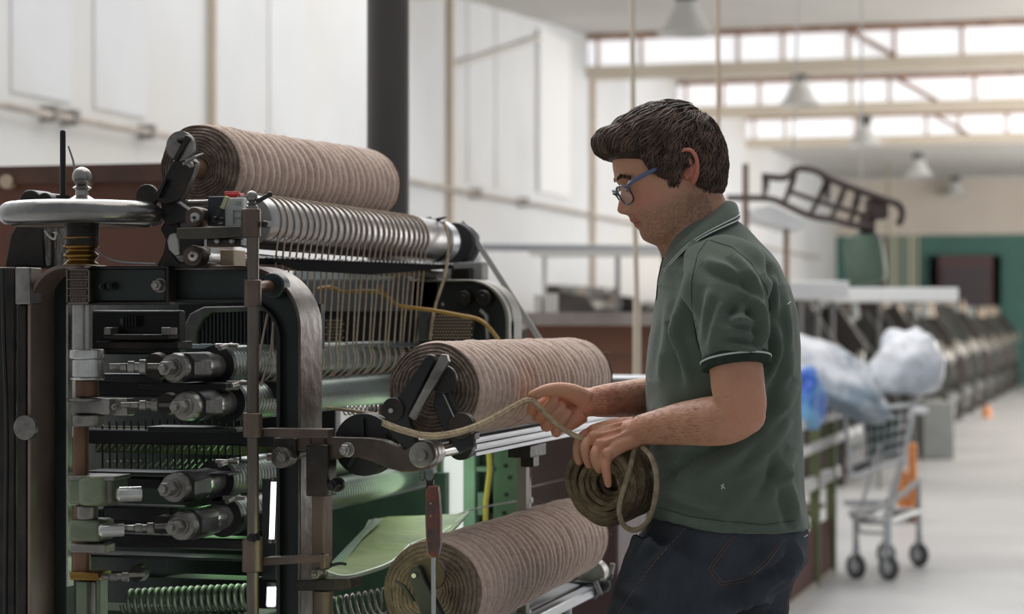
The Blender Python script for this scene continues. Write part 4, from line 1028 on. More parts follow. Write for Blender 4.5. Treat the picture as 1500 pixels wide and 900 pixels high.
def head(b):
    rs = []; us = np.linspace(.1015, -.1215, 130); n = 150
    for u in us:
        uu = [u - .002, u, u + .002]
        fb = sum(ip(TAB, q, 1) for q in uu) / 3; bk = sum(ip(TAB, q, 2) for q in uu) / 3; w = sum(ip(TAB, q, 3) for q in uu) / 3
        c0 = (fb + bk) / 2 - .006; ring = []
        nh = ip(NOSE, u); ns = np.interp(-u, [.0, .012, .03, .040, .046], [.0065, .0075, .0095, .0135, .0140])
        lp = ip(LIP, u)
        for k in range(n):
            th = 2 * math.pi * k / n; c, s = math.cos(th), math.sin(th)
            e = 2.25 if c > 0 else 2.15
            cx = math.copysign(abs(c) ** (2 / e), c); sx = math.copysign(abs(s) ** (2 / e), s)
            a = (fb - c0) if c > 0 else (c0 - bk)
            f = c0 + a * cx; sd = w * sx
            if c > 0:
                f += nh * math.exp(-(sd / ns) ** 2)
                f += lp * math.exp(-(sd / .021) ** 4)
                es = (abs(sd) - .033) / .0155; eu = (u + .001) / .0115
                f -= .0085 * math.exp(-es * es - eu * eu)
                f += .0025 * math.exp(-((abs(sd) - .03) / .02) ** 2 - ((u - .016) / .007) ** 2)
                f += .0035 * math.exp(-((abs(sd) - .042) / .018) ** 2 - ((u + .028) / .014) ** 2)
                f -= .002 * math.exp(-((abs(sd) - .026) / .006) ** 2 - ((u + .052) / .014) ** 2)
                # alar wings
                f += .0045 * math.exp(-((abs(sd) - .0145) / .005) ** 2 - ((u + .0395) / .0055) ** 2)
            ring.append(HL(f, u, sd))
        rs.append(ring)
    b.rings(rs)


def ear(b, sg):
    # helix rim, antihelix, lobe and a recessed plate; placed by the head frame
    base = lambda f, u, o: HL(f, u, sg * (.0725 + o))
    q = [(-.012, -.002, .002), (-.010, .012, .008), (-.016, .0225, .012), (-.026, .0245, .017), (-.0345, .018, .021), (-.037, .004, .022), (-.034, -.012, .019), (-.028, -.024, .013), (-.021, -.031, .008)]
    b.tube([base(*p) for p in q], [.0030, .0032, .0034, .0034, .0036, .0036, .0036, .0042, .0048], 10, sub=5)
    b.tube([base(-.017, .008, .006), base(-.024, .013, .011), base(-.029, .004, .013), base(-.0265, -.010, .011), base(-.021, -.018, .009)], .0026, 8, sub=4)
    b.tube([base(-.013, -.008, .004), base(-.0145, -.014, .006), base(-.017, -.022, .006)], [.003, .0035, .003], 8, sub=3)
    c = base(-.0235, -.004, .004); fx = (HL(-1, 0, 0) - HL(0, 0, 0)).normalized(); ux = (HL(0, 1, 0) - HL(0, 0, 0)).normalized(); sx = fx.cross(ux)
    rs = []
    for i in range(9):
        a = math.pi * i / 8; rs.append([c + sx * math.cos(a) * .0065 + (fx * (math.cos(t) * .0135) + (ux - fx * .12) * (math.sin(t) * .026) + (HL(0, 0, sg) - HL(0, 0, 0)).normalized() * .008 * math.cos(t)) * max(math.sin(a), .01) for t in np.linspace(0, 2 * math.pi, 17)[:-1]])
    b.rings(rs)


b = B(); head(b); ear(b, 1); ear(b, -1)
for sg in (1, -1):      # closed, downcast lids
    p = HL(.0605, -.002, sg * .0320); b.ball(p, .0128, 20)
# neck, chest core
def lim(b, pts, n=20, sub=4): b.tube([M(p[0], p[1], p[2]) for p in pts], [p[3] for p in pts], n, sub=sub)


lim(b, [(1000, 268, 0, .055), (1008, 300, 0, .060), (1018, 330, 0, .063), (1030, 365, 0, .062), (1045, 415, 0, .08)], 28)
lim(b, [(975, 335, 0, .028), (992, 350, 0, .038), (1010, 372, 0, .05)], 20)
lim(b, [(1050, 420, 0, .09), (1060, 500, 0, .098), (1062, 600, 0, .1), (1065, 700, 0, .1), (1068, 790, 0, .09)], 24)
for sg in (1, -1): lim(b, [(1045, 410, 0, .07), (1058, 412, sg * .10, .054), (1066, 420, sg * .170, .044)], 20)
# left (near) arm
lim(b, [(1068, 412, .175, .044), (1073, 470, .215, .042), (1077, 525, .23, .0415), (1081, 565, .235, .0415), (1085, 600, .236, .0385), (1063, 614, .216, .0400), (1034, 618, .184, .0385), (1000, 621, .142, .0345), (966, 626, .103, .0285), (938, 631, .073, .0245)], 28, 6)
b.ball(M(1091, 607, .238), .033, 18)
# right (far) arm
lim(b, [(1048, 412, -.175, .044), (1048, 480, -.21, .048), (1045, 560, -.215, .044), (1032, 588, -.195, .041), (1000, 588, -.15, .0395), (950, 584, -.085, .0350), (905, 586, -.035, .0295), (872, 589, -.004, .0250)], 28, 6)
# left hand: wrist, metacarpals, fingers
def chain(b, pts, n=14, sub=5): b.tube([M(p[0], p[1], p[2]) for p in pts], [p[3] for p in pts], n, sub=sub); b.ball(M(*pts[-1][:3]), pts[-1][3], 14)


W = (938, 631, .073)
lim(b, [(945, 630, .080, .0245), (930, 634, .068, .0225), (915, 636, .062, .0215)], 20)
for q in (((930, 622, .050, .013), (900, 624, .036, .0125), (869, 632, .020, .0112)), ((932, 630, .060, .014), (900, 634, .052, .0135), (870, 641, .046, .0112)),
          ((932, 638, .072, .0135), (903, 645, .070, .0130), (879, 653, .066, .0108)), ((934, 644, .080, .012), (908, 654, .084, .0125), (890, 668, .082, .0102)),
          ((915, 645, .048, .015), (895, 650, .045, .014), (882, 655, .045, .012))): chain(b, q)
chain(b, [(869, 632, .020, .0104), (851, 643, .026, .0090), (846, 660, .036, .0084), (848, 676, .042, .0070)])
chain(b, [(870, 641, .046, .0104), (858, 653, .060, .0090), (859, 668, .064, .0084), (863, 681, .058, .0070)])
chain(b, [(879, 653, .066, .0102), (872, 664, .081, .0088), (873, 677, .084, .0082), (878, 688, .077, .0068)])
chain(b, [(890, 668, .082, .0096), (887, 683, .093, .0082), (889, 697, .093, .0074), (891, 710, .088, .0060)])
for q in ((870, 630, .030), (869, 640, .056), (879, 651, .076), (890, 665, .090)): b.ball(M(*q), .0098, 14)
for q in (((922, 618, .066), (890, 626, .052), (872, 629, .034)), ((922, 624, .078), (893, 634, .070), (873, 638, .058)), ((922, 632, .086), (898, 644, .084), (881, 650, .077))): b.tube([M(*z) for z in q], [.0030, .0042, .0045], 8, sub=5)
chain(b, [(915, 640, .035, .014), (893, 652, .012, .0125), (880, 668, .006, .0108), (874, 686, .012, .0088)])
# right hand: palm towards the camera, thumb and finger pinching the cord
l0 = .012
lim(b, [(880, 588, -.008, .0255), (862, 590, .002, .0235), (848, 592, .006, .0215)], 20)
for q in (((858, 580, .0, .0135), (830, 577, -.006, .0125), (806, 584, -.010, .0105)), ((858, 590, .0, .014), (830, 592, -.006, .013), (806, 598, -.010, .0105)),
          ((858, 598, .002, .0135), (834, 604, -.004, .013), (813, 612, -.008, .0105)), ((856, 604, .004, .013), (838, 612, .0, .0125), (822, 622, -.004, .0100))): chain(b, q)
chain(b, [(806, 584, -.010, .0105), (788, 598, -.008, .0095), (779, 602, .004, .0086), (782, 589, .016, .0074)])
chain(b, [(806, 598, -.010, .0105), (789, 612, .000, .0098), (795, 605, .017, .0090), (813, 585, .022, .0078)])
chain(b, [(813, 612, -.008, .0105), (800, 625, .004, .0096), (806, 616, .021, .0088), (824, 596, .026, .0076)])
chain(b, [(822, 622, -.004, .0100), (815, 634, .010, .0088), (820, 623, .025, .0080), (833, 605, .029, .0068)])
chain(b, [(858, 586, .012, .0175), (838, 576, .022, .0155), (818, 571, .027, .0120), (798, 573, .027, .0102), (779, 580, .024, .0076)])
chain(b, [(852, 606, .010, .0165), (840, 616, .012, .0145), (830, 624, .008, .0115)])
bme = remesh(b, .0021, 2, 'body')
a = getco(bme); no = getno(bme); px, py, ll = nproj(a); f, u, s = HLinv(a)
skin = np.array(s2l((200, 150, 122))); col = np.tile(skin, (len(a), 1))


def mixc(mask, c):
    global col
    m_ = np.clip(mask, 0, 1)[:, None]; col = col * (1 - m_) + np.array(s2l(c)) * m_


G = lambda d, w_: np.exp(-(d / w_) ** 2)
rn = np.array([nz(p[0] * 260, p[1] * 260, p[2] * 260) for p in a]); rn2 = np.array([nz(p[0] * 28, p[1] * 28, p[2] * 28) for p in a])
rn3 = np.array([nz(p[0] * 700, p[1] * 700, p[2] * 700) for p in a])
isH = (u > -.2) & (py < 395) & (np.abs(s) < .13)
# redder cheeks, nose tip, ears
mixc(isH * .45 * G(u + .03, .02) * G(np.abs(s) - .05, .02) * (f > .02), (196, 120, 104))
mixc(isH * .4 * G(u + .035, .012) * G(s, .016) * (f > .07), (190, 116, 100))
mixc(isH * .75 * (np.abs(s) > .0745) * (f < -.004) * (f > -.045) * (u > -.04) * (u < .035), (196, 112, 98))
# stubble
st = isH * (1 / (1 + np.exp((u + .046 + .25 * np.maximum(0, .03 - f) * -1.2) / .006))) * (f > -.045)
st = np.maximum(st, isH * G(u + .049, .005) * (f > .06) * G(s, .03))
mixc(st * (.42 + .35 * rn + .25 * rn3), (98, 80, 68))
mixc(isH * (py > 285) * (px > 1005) * (.25 + .3 * rn3), (112, 86, 72))
# lips
mixc(isH * .7 * (G(u + .0585, .0032) + G(u + .0675, .0035)) * (np.abs(s) < .024) * (f > .055), (168, 92, 86))
mixc(isH * .85 * G(u + .0633, .0011) * (np.abs(s) < .025) * (f > .05), (92, 50, 46))
# lids
mixc(isH * .35 * G(u + .001, .008) * G(np.abs(s) - .033, .014) * (f > .05), (140, 96, 82))
# hands: redder knuckles and fingers
hand = (px < 935) & (py > 540)
mixc(hand * (.35 + .5 * rn2), (204, 130, 106))
mixc(hand * .3 * (rn2 < -.1), (190, 146, 118))
arm = (py > 520) & (px >= 900) & (px < 1130)
mixc(arm * (.18 + .5 * np.clip(rn2, 0, 1)), (176, 116, 94))
mixc(arm * .25 * G(py - 605, 22) * (px > 1060), (206, 128, 106))
col *= (1 + .06 * rn[:, None])
# fine modelling: tendons and creases on the back of the near hand
paint(bme, np.clip(col, 0, 1))
BODY_BVH = BVHTree.FromPolygons([V(p) for p in a], [tuple(p.vertices) for p in bme.polygons])
body = finish(bme, 'body', mat('skin', (255, 255, 255), .52, vcol='tint', bump=.3, bscale=420, scale=300, spec=.35, sss=.12), MAN, label='tanned skin of head, neck, arms and hands')


def surf(px, py, bvh, lift=.0):
    d = ray(px, py).normalized(); loc, n_, i, dist = bvh.ray_cast(CAM, d)
    return (loc - d * lift) if loc is not None else None


# brows, lashes
b = B(); Rb = random.Random(2)
for sg in (1, -1):
    for k in range(130):
        t = Rb.random(); s_ = sg * (.014 + .036 * t); uu = .0125 + .0035 * math.sin(math.pi * min(1, t * 1.1)) - .005 * t * t + (Rb.random() - .5) * .005
        fo = .0835 - 7.5 * max(0, abs(s_) - .004) ** 2 * 1.05
        p = HL(fo + .0005, uu, s_); q = HL(fo + .001 - .002, uu + .001 + Rb.random() * .002, s_ + sg * .006); b.tube([p, q], [.0005, .0002], 4)
    for k in range(26):
        t = k / 25; s_ = sg * (.021 + .022 * t); p = HL(.0728 - 26 * (abs(s_) - .032) ** 2, -.0075 - 0 * t, s_); q = HL(.0775 - 26 * (abs(s_) - .032) ** 2, -.0105, s_ + sg * .001); b.tube([p, q], [.0005, .0003], 4)
hairm = mat('dark_brown_hair', (44, 34, 30), .6, 0, (64, 50, 43), 60, 0, spec=.25)
b.build('eyebrows', hairm, MAN, label='dark eyebrows and lashes')

# ---- hair
HO = [(870, 214), (871, 203), (880, 193), (897, 187), (903, 180), (918, 171), (935, 161), (960, 154), (985, 151), (1008, 155), (1025, 165), (1040, 178), (1052, 197), (1059, 218), (1062, 240), (1060, 262), (1057, 280), (1050, 290), (1030, 300), (1000, 300), (960, 290), (930, 262), (905, 240), (885, 232), (873, 226)]
HLc = (.000, .012)
def toloc(px, py): dx = px - HC[0]; up = HC[1] - py; return (-dx * math.cos(HT) - up * math.sin(HT)) / HS, (-dx * math.sin(HT) + up * math.cos(HT)) / HS
_ho = []
for q in HO:
    ff, uu = toloc(*q); _ho.append((math.atan2(uu - HLc[1], ff - HLc[0]), math.hypot(uu - HLc[1], ff - HLc[0])))
_ho.sort(); _ha = np.array([_ho[-1][0] - 2 * math.pi] + [q[0] for q in _ho] + [_ho[0][0] + 2 * math.pi]); _hr = np.array([_ho[-1][1]] + [q[1] for q in _ho] + [_ho[0][1]])
HPOLY = [(860, 225), (878, 229), (892, 231.5), (910, 228), (926, 230), (931, 240), (938, 250), (946, 260), (958, 266), (968, 270), (972, 282), (976, 292), (979.5, 295), (981, 280), (984, 262), (992, 250), (1002, 252), (1008, 262), (1010, 277), (1018, 284), (1028, 287), (1040, 289), (1052, 289), (1075, 285), (1090, 200), (1000, 120), (860, 140)]


def hair_R(al, be):      # distance of the hair surface for in-plane angle al and lateral angle be
    rho = float(np.interp(al, _ha, _hr)); cb, sb = math.cos(be), math.sin(be); Wd = .0865
    return (abs(cb / rho) ** 2.35 + abs(sb / Wd) ** 2.35) ** (-1 / 2.35)


def hair_pt(al, be, k=1.0, off=0.0):
    r = hair_R(al, be) * k + off
    return HLc[0] + r * math.cos(be) * math.cos(al), HLc[1] + r * math.cos(be) * math.sin(al), r * math.sin(be)


def inside(px, py, poly):
    c = False; j = len(poly) - 1
    for i in range(len(poly)):
        if (poly[i][1] > py) != (poly[j][1] > py) and px < (poly[j][0] - poly[i][0]) * (py - poly[i][1]) / (poly[j][1] - poly[i][1]) + poly[i][0]: c = not c
        j = i
    return c


def edge_d(px, py, poly):
    best = 1e9
    for i in range(len(poly)):
        ax, ay = poly[i]; bx, by = poly[(i + 1) % len(poly)]; vx, vy = bx - ax, by - ay
        t = max(0, min(1, ((px - ax) * vx + (py - ay) * vy) / (vx * vx + vy * vy))); best = min(best, math.hypot(px - ax - t * vx, py - ay - t * vy))
    return best


def flatpx(f, u): x = -f * math.cos(HT) - u * math.sin(HT); z = -f * math.sin(HT) + u * math.cos(HT); return HC[0] + x * HS, HC[1] - z * HS


def hmask(f, u):
    p = flatpx(f, u); return inside(p[0], p[1], HPOLY), edge_d(p[0], p[1], HPOLY)


b = B(); NA, NB = 150, 90; rs = []
for j in range(NB + 1):
    be = -math.pi / 2 + math.pi * j / NB; ring = []
    for i in range(NA):
        al = -math.pi + 2 * math.pi * i / NA
        F_, U_, S_ = hair_pt(al, be); ins, ed = hmask(F_, U_)
        # side surface hugs the skull near the hairline, sinks in outside it
        k = 1.0
        if not ins: k = 1 - min(.30, .02 + ed * .012)
        else: k = 1 - .055 * math.exp(-ed / 7)
        wv = .0016 * math.sin(al * 22 + 3 * math.sin(be * 5)) + .0022 * nz(F_ * 70, U_ * 70, S_ * 70)
        F_, U_, S_ = hair_pt(al, be, k, wv - .0015); ring.append(HL(F_, U_, S_))
    rs.append(ring)
b.rings(rs); hair = b.build('hair', hairm, MAN, label='short wavy dark brown hair swept forward into a quiff', ang=180)
# locks following the whorl
b = B(); Rh = random.Random(9); wh = toloc(1012, 176); wang = math.atan2(wh[1] - HLc[1], wh[0] - HLc[0])
wd = V((math.cos(wang) * math.cos(.22), math.sin(wang) * math.cos(.22), math.sin(.22)))
cnt = 0
while cnt < 3800:
    al = Rh.random() * 2 * math.pi - math.pi; sb = Rh.random() * 1.9 - .75
    if abs(sb) > 1: continue
    be = math.asin(max(-1, min(1, sb))); d = V((math.cos(be) * math.cos(al), math.cos(be) * math.sin(al), math.sin(be)))
    F_, U_, S_ = hair_pt(al, be); ins, ed = hmask(F_, U_)
    if not ins: continue
    cnt += 1; phs = nz(d.x * 3.2, d.y * 3.2, d.z * 3.2) * 9; pts = []; steps = 7 + int(Rh.random() * 7); off = Rh.random() ** 1.5 * .0062 - .001
    amp = .5 + .6 * Rh.random()
    for k in range(steps):
        al = math.atan2(d.y, d.x); be = math.asin(max(-1, min(1, d.z)))
        F_, U_, S_ = hair_pt(al, be); ins, ed = hmask(F_, U_)
        if not ins and k > 2 and ed > 3: break
        kk = 1 - .055 * math.exp(-ed / 7) if ins else .97
        F_, U_, S_ = hair_pt(al, be, kk, off * (1 if k < steps - 1 else .4) + .0011 * math.sin(k * 1.1 + phs)); pts.append(HL(F_, U_, S_))
        away = (d - wd); away -= d * away.dot(d)
        if away.length < .05: away = V((1, 0, 0)) - d * d.x
        away.normalize(); side = d.cross(away)
        grav = V((-.05, -.35, 0)); grav -= d * grav.dot(d)
        fwd = V((.55 if d.y > .45 else 0, 0, 0)); fwd -= d * fwd.dot(d)
        dr = (away + grav + fwd + side * amp * math.sin(k * .85 + phs)).normalized()
        d = (d + dr * .062).normalized()
    if len(pts) > 3:
        n_ = len(pts); r0 = .0006 + Rh.random() * .0008
        b.tube(pts, [r0 * (.5 + .5 * math.sin(math.pi * min(1, (i + .6) / n_) ** .8)) if i < n_ - 1 else .0002 for i in range(n_)], 5)
b.build('hair_locks', mat('dark_brown_lock', (50, 39, 34), .55, 0, (106, 84, 72), 45, 0, spec=.35), hair, label='wavy locks of dark brown hair')

# ---- glasses
bl = mat('blue_glasses_frame', (98, 108, 138), .35, 0, (84, 96, 130), 20); dk = mat('dark_navy_rim', (30, 34, 46), .3)
GL = bpy.data.objects.new('glasses', None); COL.objects.link(GL); GL.parent = MAN; GL['label'] = 'blue and dark framed glasses'
def LR(s, u): return HL(.0885 + .36 * (u + .006) * .8 - 5.2 * max(0, abs(s) - .008) ** 2, u, s)
for sg in (1, -1):
    loop = [(sg * (.0335 + .0225 * math.copysign(abs(math.cos(t)) ** .75, math.cos(t))), -.0155 + .0155 * math.copysign(abs(math.sin(t)) ** .8, math.sin(t))) for t in np.linspace(0, 2 * math.pi, 33)[:-1]]
    b = B(); b.tube([LR(*q) for q in loop], .0013, 8, closed=True)
    b.build('rim', dk, GL)
    b = B(); b.tube([LR(*q) + (UP * .0005) for q in loop[1:16]], .0019, 8); b.build('upper_rim', bl, GL)
    b = B(); b.add([LR(*q) for q in loop], [tuple(range(32))]); b.build('lens', mat('clear_lens', (230, 235, 240), .05, 0, alpha=.12), GL)
    b = B(); pts = [LR(sg * .057, -.004), HL(.0700, .0005, sg * .0735), HL(.045, .006, sg * .0775), HL(.01, .012, sg * .0795), HL(-.012, .014, sg * .081), HL(-.028, .002, sg * .0805)]
    b.tube(pts, [.0026, .0037, .0036, .0032, .0026, .002], 8, sub=4); b.build('temple_arm', bl, GL, label='slate blue temple arm')
b = B(); b.tube([LR(.0095, -.010), HL(.0935, -.006, 0), LR(-.0095, -.010)], .0014, 8, sub=4); b.build('bridge', dk, GL)
# parts of the glasses stay sub-parts: shift them to the man's frame is automatic (same origin)

# ---- polo shirt
def tor(b, rows, n=64, e=2.35, tilt=0):
    rs = []
    for (y, x0, x1, Wd, *r) in rows:
        c = (x0 + x1) / 2; h = (x1 - x0) / 2; ring = []
        ee = r[0] if r else e
        for k in range(n):
            t = 2 * math.pi * k / n; cs, sn = math.cos(t), math.sin(t)
            X = math.copysign(abs(cs) ** (2 / ee), cs); L = math.copysign(abs(sn) ** (2 / ee), sn)
            P = M(c, y + tilt * X * h / 110, 0) + RT * (X * h / HS) - FW * (L * Wd) ; ring.append(P)
        rs.append(ring)
    b.rings(rs)


b = B()
tor(b, [(314, 1014, 1066, .045, 2), (321, 1002, 1080, .066, 2), (332, 992, 1094, .088, 2), (346, 983, 1107, .108, 2.1), (364, 976, 1123, .136, 2.2), (385, 970, 1138, .165), (415, 964, 1152, .178), (450, 957, 1163, .180), (500, 950, 1170, .176),
        (550, 946, 1171, .170), (600, 947, 1171, .166), (650, 950, 1172, .166), (700, 952, 1175, .170), (740, 954, 1179, .176), (765, 956, 1184, .180)], tilt=7)
for sg, y0 in ((1, 0), (-1, 0)):
    if sg == 1:
        pts = [(1056, 398, .10, .056), (1062, 404, .150, .064), (1067, 424, .188, .065), (1071, 455, .210, .0615), (1074, 490, .221, .0565), (1077, 512, .227, .053), (1078, 527, .230, .0515)]
    else: pts = [(1044, 398, -.10, .056), (1048, 404, -.15, .064), (1050, 440, -.20, .063), (1052, 490, -.214, .056), (1052, 525, -.218, .052)]
    lim(b, pts, 28, 5)
sme = remesh(b, .0042, 5, 'shirt')
a = getco(sme); no = getno(sme); px, py, ll = nproj(a)
near = (no @ (-FWn)) > -.15
disp = np.zeros(len(a))


def seg(p, q, w_, A, taper=True):
    global disp
    vx, vy = q[0] - p[0], q[1] - p[1]; L2 = vx * vx + vy * vy
    t = ((px - p[0]) * vx + (py - p[1]) * vy) / L2; tc = np.clip(t, 0, 1)
    d = np.hypot(px - p[0] - tc * vx, py - p[1] - tc * vy); sd = ((px - p[0]) * vy - (py - p[1]) * vx) / math.sqrt(L2)
    k = np.sin(np.pi * np.clip(tc, .03, .97)) ** .6 if taper else 1
    disp += near * k * A * 2.5 * (np.exp(-(d / w_) ** 2) - .8 * np.exp(-((np.abs(sd + w_ * 1.6)) / w_) ** 2) * (t > 0) * (t < 1))


FOLDS = [((1100, 430), (1120, 470), 7, .006), ((1120, 470), (1118, 510), 6, .005), ((1128, 400), (1142, 470), 6, .005), ((1142, 470), (1130, 560), 7, .006), ((1148, 420), (1155, 520), 6, .004),
         ((1168, 560), (1105, 660), 9, .006), ((1160, 610), (1090, 700), 9, .005), ((1165, 660), (1120, 740), 8, .005), ((1120, 640), (1000, 720), 12, .006), ((1080, 655), (985, 700), 10, .006), ((1160, 520), (1135, 600), 8, .005),
         ((1050, 660), (960, 640), 10, .004), ((1000, 400), (985, 520), 9, .005), ((1015, 380), (1003, 460), 8, .004), ((978, 420), (965, 560), 8, .004), ((985, 470), (1010, 560), 8, .005),
         ((1042, 420), (1030, 500), 8, .004), ((1060, 440), (1040, 515), 8, .004), ((1110, 470), (1060, 470), 8, .005), ((1110, 495), (1050, 480), 7, .004), ((1112, 515), (1060, 505), 6, .004), ((1100, 440), (1070, 480), 8, .004),
         ((1020, 345), (1000, 400), 7, .004), ((1150, 700), (1170, 770), 8, .005), ((1110, 700), (1060, 770), 10, .003), ((1140, 660), (1148, 720), 8, .004), ((960, 600), (1010, 640), 9, .006), ((970, 720), (1060, 745), 8, .004),
         ((1030, 380), (1100, 410), 7, .004), ((1075, 372), (1120, 440), 6, .004), ((1090, 350), (1140, 400), 8, .003), ((955, 700), (1010, 665), 7, .005)]
for q in FOLDS: seg(*q)
lown = np.array([nz(p[0] * 9, p[1] * 9, p[2] * 6) for p in a]); lown2 = np.array([nz(p[0] * 26, p[1] * 26, p[2] * 12 + 4) for p in a])
disp += .005 * lown + .0022 * lown2
# armhole seam
seam = [(1040, 352), (1022, 385), (1014, 430), (1018, 480), (1030, 530)]
setco(sme, a + no * disp[:, None])
for it in range(1):
    a2 = getco(sme)
SH_BVH = BVHTree.FromPolygons([V(p) for p in getco(sme)], [tuple(p.vertices) for p in sme.polygons])
mgreen = mat('green_pique_cotton', (84, 95, 84), .9, 0, (94, 106, 94), 5, .55, 520, spec=.15, sheen=.25, c3=(78, 88, 78), s3=3)
shirt = finish(sme, 'polo_shirt', mgreen, MAN, label='faded dark green short-sleeved polo shirt')
mdk = mat('dark_green_knit', (46, 56, 50), .9, 0, (54, 66, 58), 20, .5, 500, spec=.1); mwh = mat('white_knit_line', (196, 200, 196), .9)
# sleeve cuff with white stripe
c0 = M(1074.5, 500, .2235); c1 = M(1078, 529, .2305); ax = (c1 - c0).normalized()
b = B(); b.lathe([(.0500, -.010), (.0545, -.004), (.0550, .003), (.0540, .009), (.0500, .0105)], c1, ax, 64); b.build('sleeve_cuff', mdk, shirt, label='dark knitted cuff on the near sleeve')
b = B(); b.lathe([(.0545, -.0034), (.0557, -.0028), (.0557, -.0008), (.0545, -.0002)], c1, ax, 64, cap=False); b.build('cuff_stripe', mwh, shirt, label='white stripe round the cuff')
# collar
IN = [(1063, 294, 0), (1057, 300, .040), (1041, 314, .064), (1018, 334, .074), (998, 352, .068), (984, 366, .048), (974, 376, .022)]
OU = [(1083, 317, 0), (1080, 323, .055), (1063, 331, .096), (1036, 344, .118), (1010, 360, .114), (990, 379, .088), (974, 398, .050)]
def mir(L): return L + [(x, y, -l) for x, y, l in L[1:]][::-1] if False else [(x, y, -l) for x, y, l in L[::-1]][:-1] + L
inn_ = [M(*q) for q in mir(IN)]; ou_ = [M(*q) for q in mir(OU)]
inn_, _ = cr(inn_, [0] * len(inn_), 6); ou_, _ = cr(ou_, [0] * len(ou_), 6)
b = B(); m_ = len(inn_); lev = 9; rows = []
for j in range(lev):
    t = j / (lev - 1); bul = .007 * math.sin(math.pi * t)
    rows.append([inn_[i].lerp(ou_[i], t) + (ou_[i] - M(1020, 345, 0)).normalized() * bul * 1.0 + UP * bul * .7 for i in range(m_)])
und = [[p - (p - M(1020, 345, 0)).normalized() * .0035 for p in r] for r in rows]
vs = [p for r in rows for p in r] + [p for r in und for p in r]; fs = []; N0 = lev * m_
for j in range(lev - 1):
    for i in range(m_ - 1): q = (j * m_ + i, j * m_ + i + 1, (j + 1) * m_ + i + 1, (j + 1) * m_ + i); fs.append(q); fs.append(tuple(N0 + k for k in q[::-1]))
for i in range(m_ - 1):
    fs.append((i, N0 + i, N0 + i + 1, i + 1)); k = (lev - 1) * m_; fs.append((k + i + 1, N0 + k + i + 1, N0 + k + i, k + i))
for j in range(lev - 1):
    for e_ in (0, m_ - 1): k = j * m_ + e_; fs.append((k, k + m_, N0 + k + m_, N0 + k))
b.add(vs, fs); b.build('collar', mat('green_pique_cotton', (0, 0, 0)), shirt, label='turned-down collar', ang=80)
b = B(); b.tube([p + (p - M(1020, 345, 0)).normalized() * .001 for p in rows[-1]], .0012, 6); b.tube([p + (p - M(1020, 345, 0)).normalized() * .0012 for p in rows[-2]], .0010, 6); b.build('collar_stripes', mwh, shirt, label='two thin white collar stripes')
# neck stand under the open collar, placket
b = B(); pts = [(974, 378, .015), (972, 392, .012), (968, 412, .010), (964, 440, .008)]
b.tube([M(*q) for q in pts], [.004, .006, .006, .004], 10, sub=4); b.build('placket', mdk, shirt, label='dark open placket edge')
# seams and small marks on the shirt
def onsurf(pts, bvh, lift=.0006, sub=5):
    P = [(x, y) for x, y in pts]; out = []
    for i in range(len(P) - 1):
        for k in range(sub): t = k / sub; out.append((P[i][0] * (1 - t) + P[i + 1][0] * t, P[i][1] * (1 - t) + P[i + 1][1] * t))
    out.append(P[-1]); return [q for q in (surf(x, y, bvh, lift) for x, y in out) if q is not None]


b = B(); b.tube(onsurf([(1036, 352), (1022, 372), (1013, 410), (1013, 450), (1020, 500), (1028, 522)], SH_BVH), .0007, 5); b.tube(onsurf([(1040, 352), (1072, 362), (1100, 385), (1122, 420), (1130, 455)], SH_BVH), .0007, 5)
b.tube(onsurf([(966, 744), (1010, 757), (1060, 764), (1120, 769), (1172, 762)], SH_BVH), .0007, 5); b.build('seams', mat('seam_green', (56, 66, 57), .9), shirt)
b = B()
for q in (((1154, 446), (1158, 442)), ((1056, 711), (1062, 716)), ((1060, 709), (1057, 717))): b.tube(onsurf(q, SH_BVH, .001, 2), .0011, 5)
b.build('lint_specks', mwh, shirt)

# ---- jeans
b = B()
tor(b, [(735, 972, 1170, .155), (752, 966, 1178, .166), (775, 948, 1182, .176), (800, 932, 1180, .180), (830, 914, 1166, .178), (855, 915, 1140, .160), (870, 930, 1110, .13)], tilt=5)
lim(b, [(1012, 822, .088, .102), (985, 880, .096, .098), (955, 940, .104, .088), (905, 1035, .112, .074), (850, 1140, .115, .064), (840, 1170, .115, .063), (848, 1280, .112, .056), (862, 1420, .108, .050), (868, 1590, .105, .050)], 28, 5)
lim(b, [(1085, 822, -.088, .098), (1080, 880, -.090, .088), (1082, 950, -.090, .080), (1090, 1060, -.09, .070), (1098, 1180, -.09, .062), (1108, 1300, -.09, .056), (1118, 1420, -.09, .050), (1128, 1600, -.09, .050)], 28, 5)
for sg in (1, -1): b.ball(M(1116, 806, sg * .078), .071, 24)
jme = remesh(b, .0055, 5, 'jeans'); a = getco(jme); no = getno(jme); px, py, ll = nproj(a); near = (no @ (-FWn)) > -.2; disp = np.zeros(len(a))
for q in [((1150, 838), (1060, 900), 8, .007), ((1110, 860), (1040, 895), 9, .004), ((960, 775), (915, 850), 6, .003), ((1150, 800), (1100, 850), 10, .004), ((1165, 820), (1150, 850), 7, .005), ((1100, 868), (1140, 880), 6, .005), ((1110, 885), (1150, 890), 6, .004), ((985, 800), (950, 830), 7, .003), ((900, 860), (950, 880), 8, .003), ((1160, 790), (1175, 830), 6, .004)]: seg(*q)
disp += .005 * np.array([nz(p[0] * 11, p[1] * 11, p[2] * 11) for p in a]) + .0015 * np.array([nz(p[0] * 40, p[1] * 40, p[2] * 40) for p in a])
a = a + no * disp[:, None]; a[:, 2] = np.maximum(a[:, 2], .05); setco(jme, a)
JB = BVHTree.FromPolygons([V(p) for p in a], [tuple(p.vertices) for p in jme.polygons])
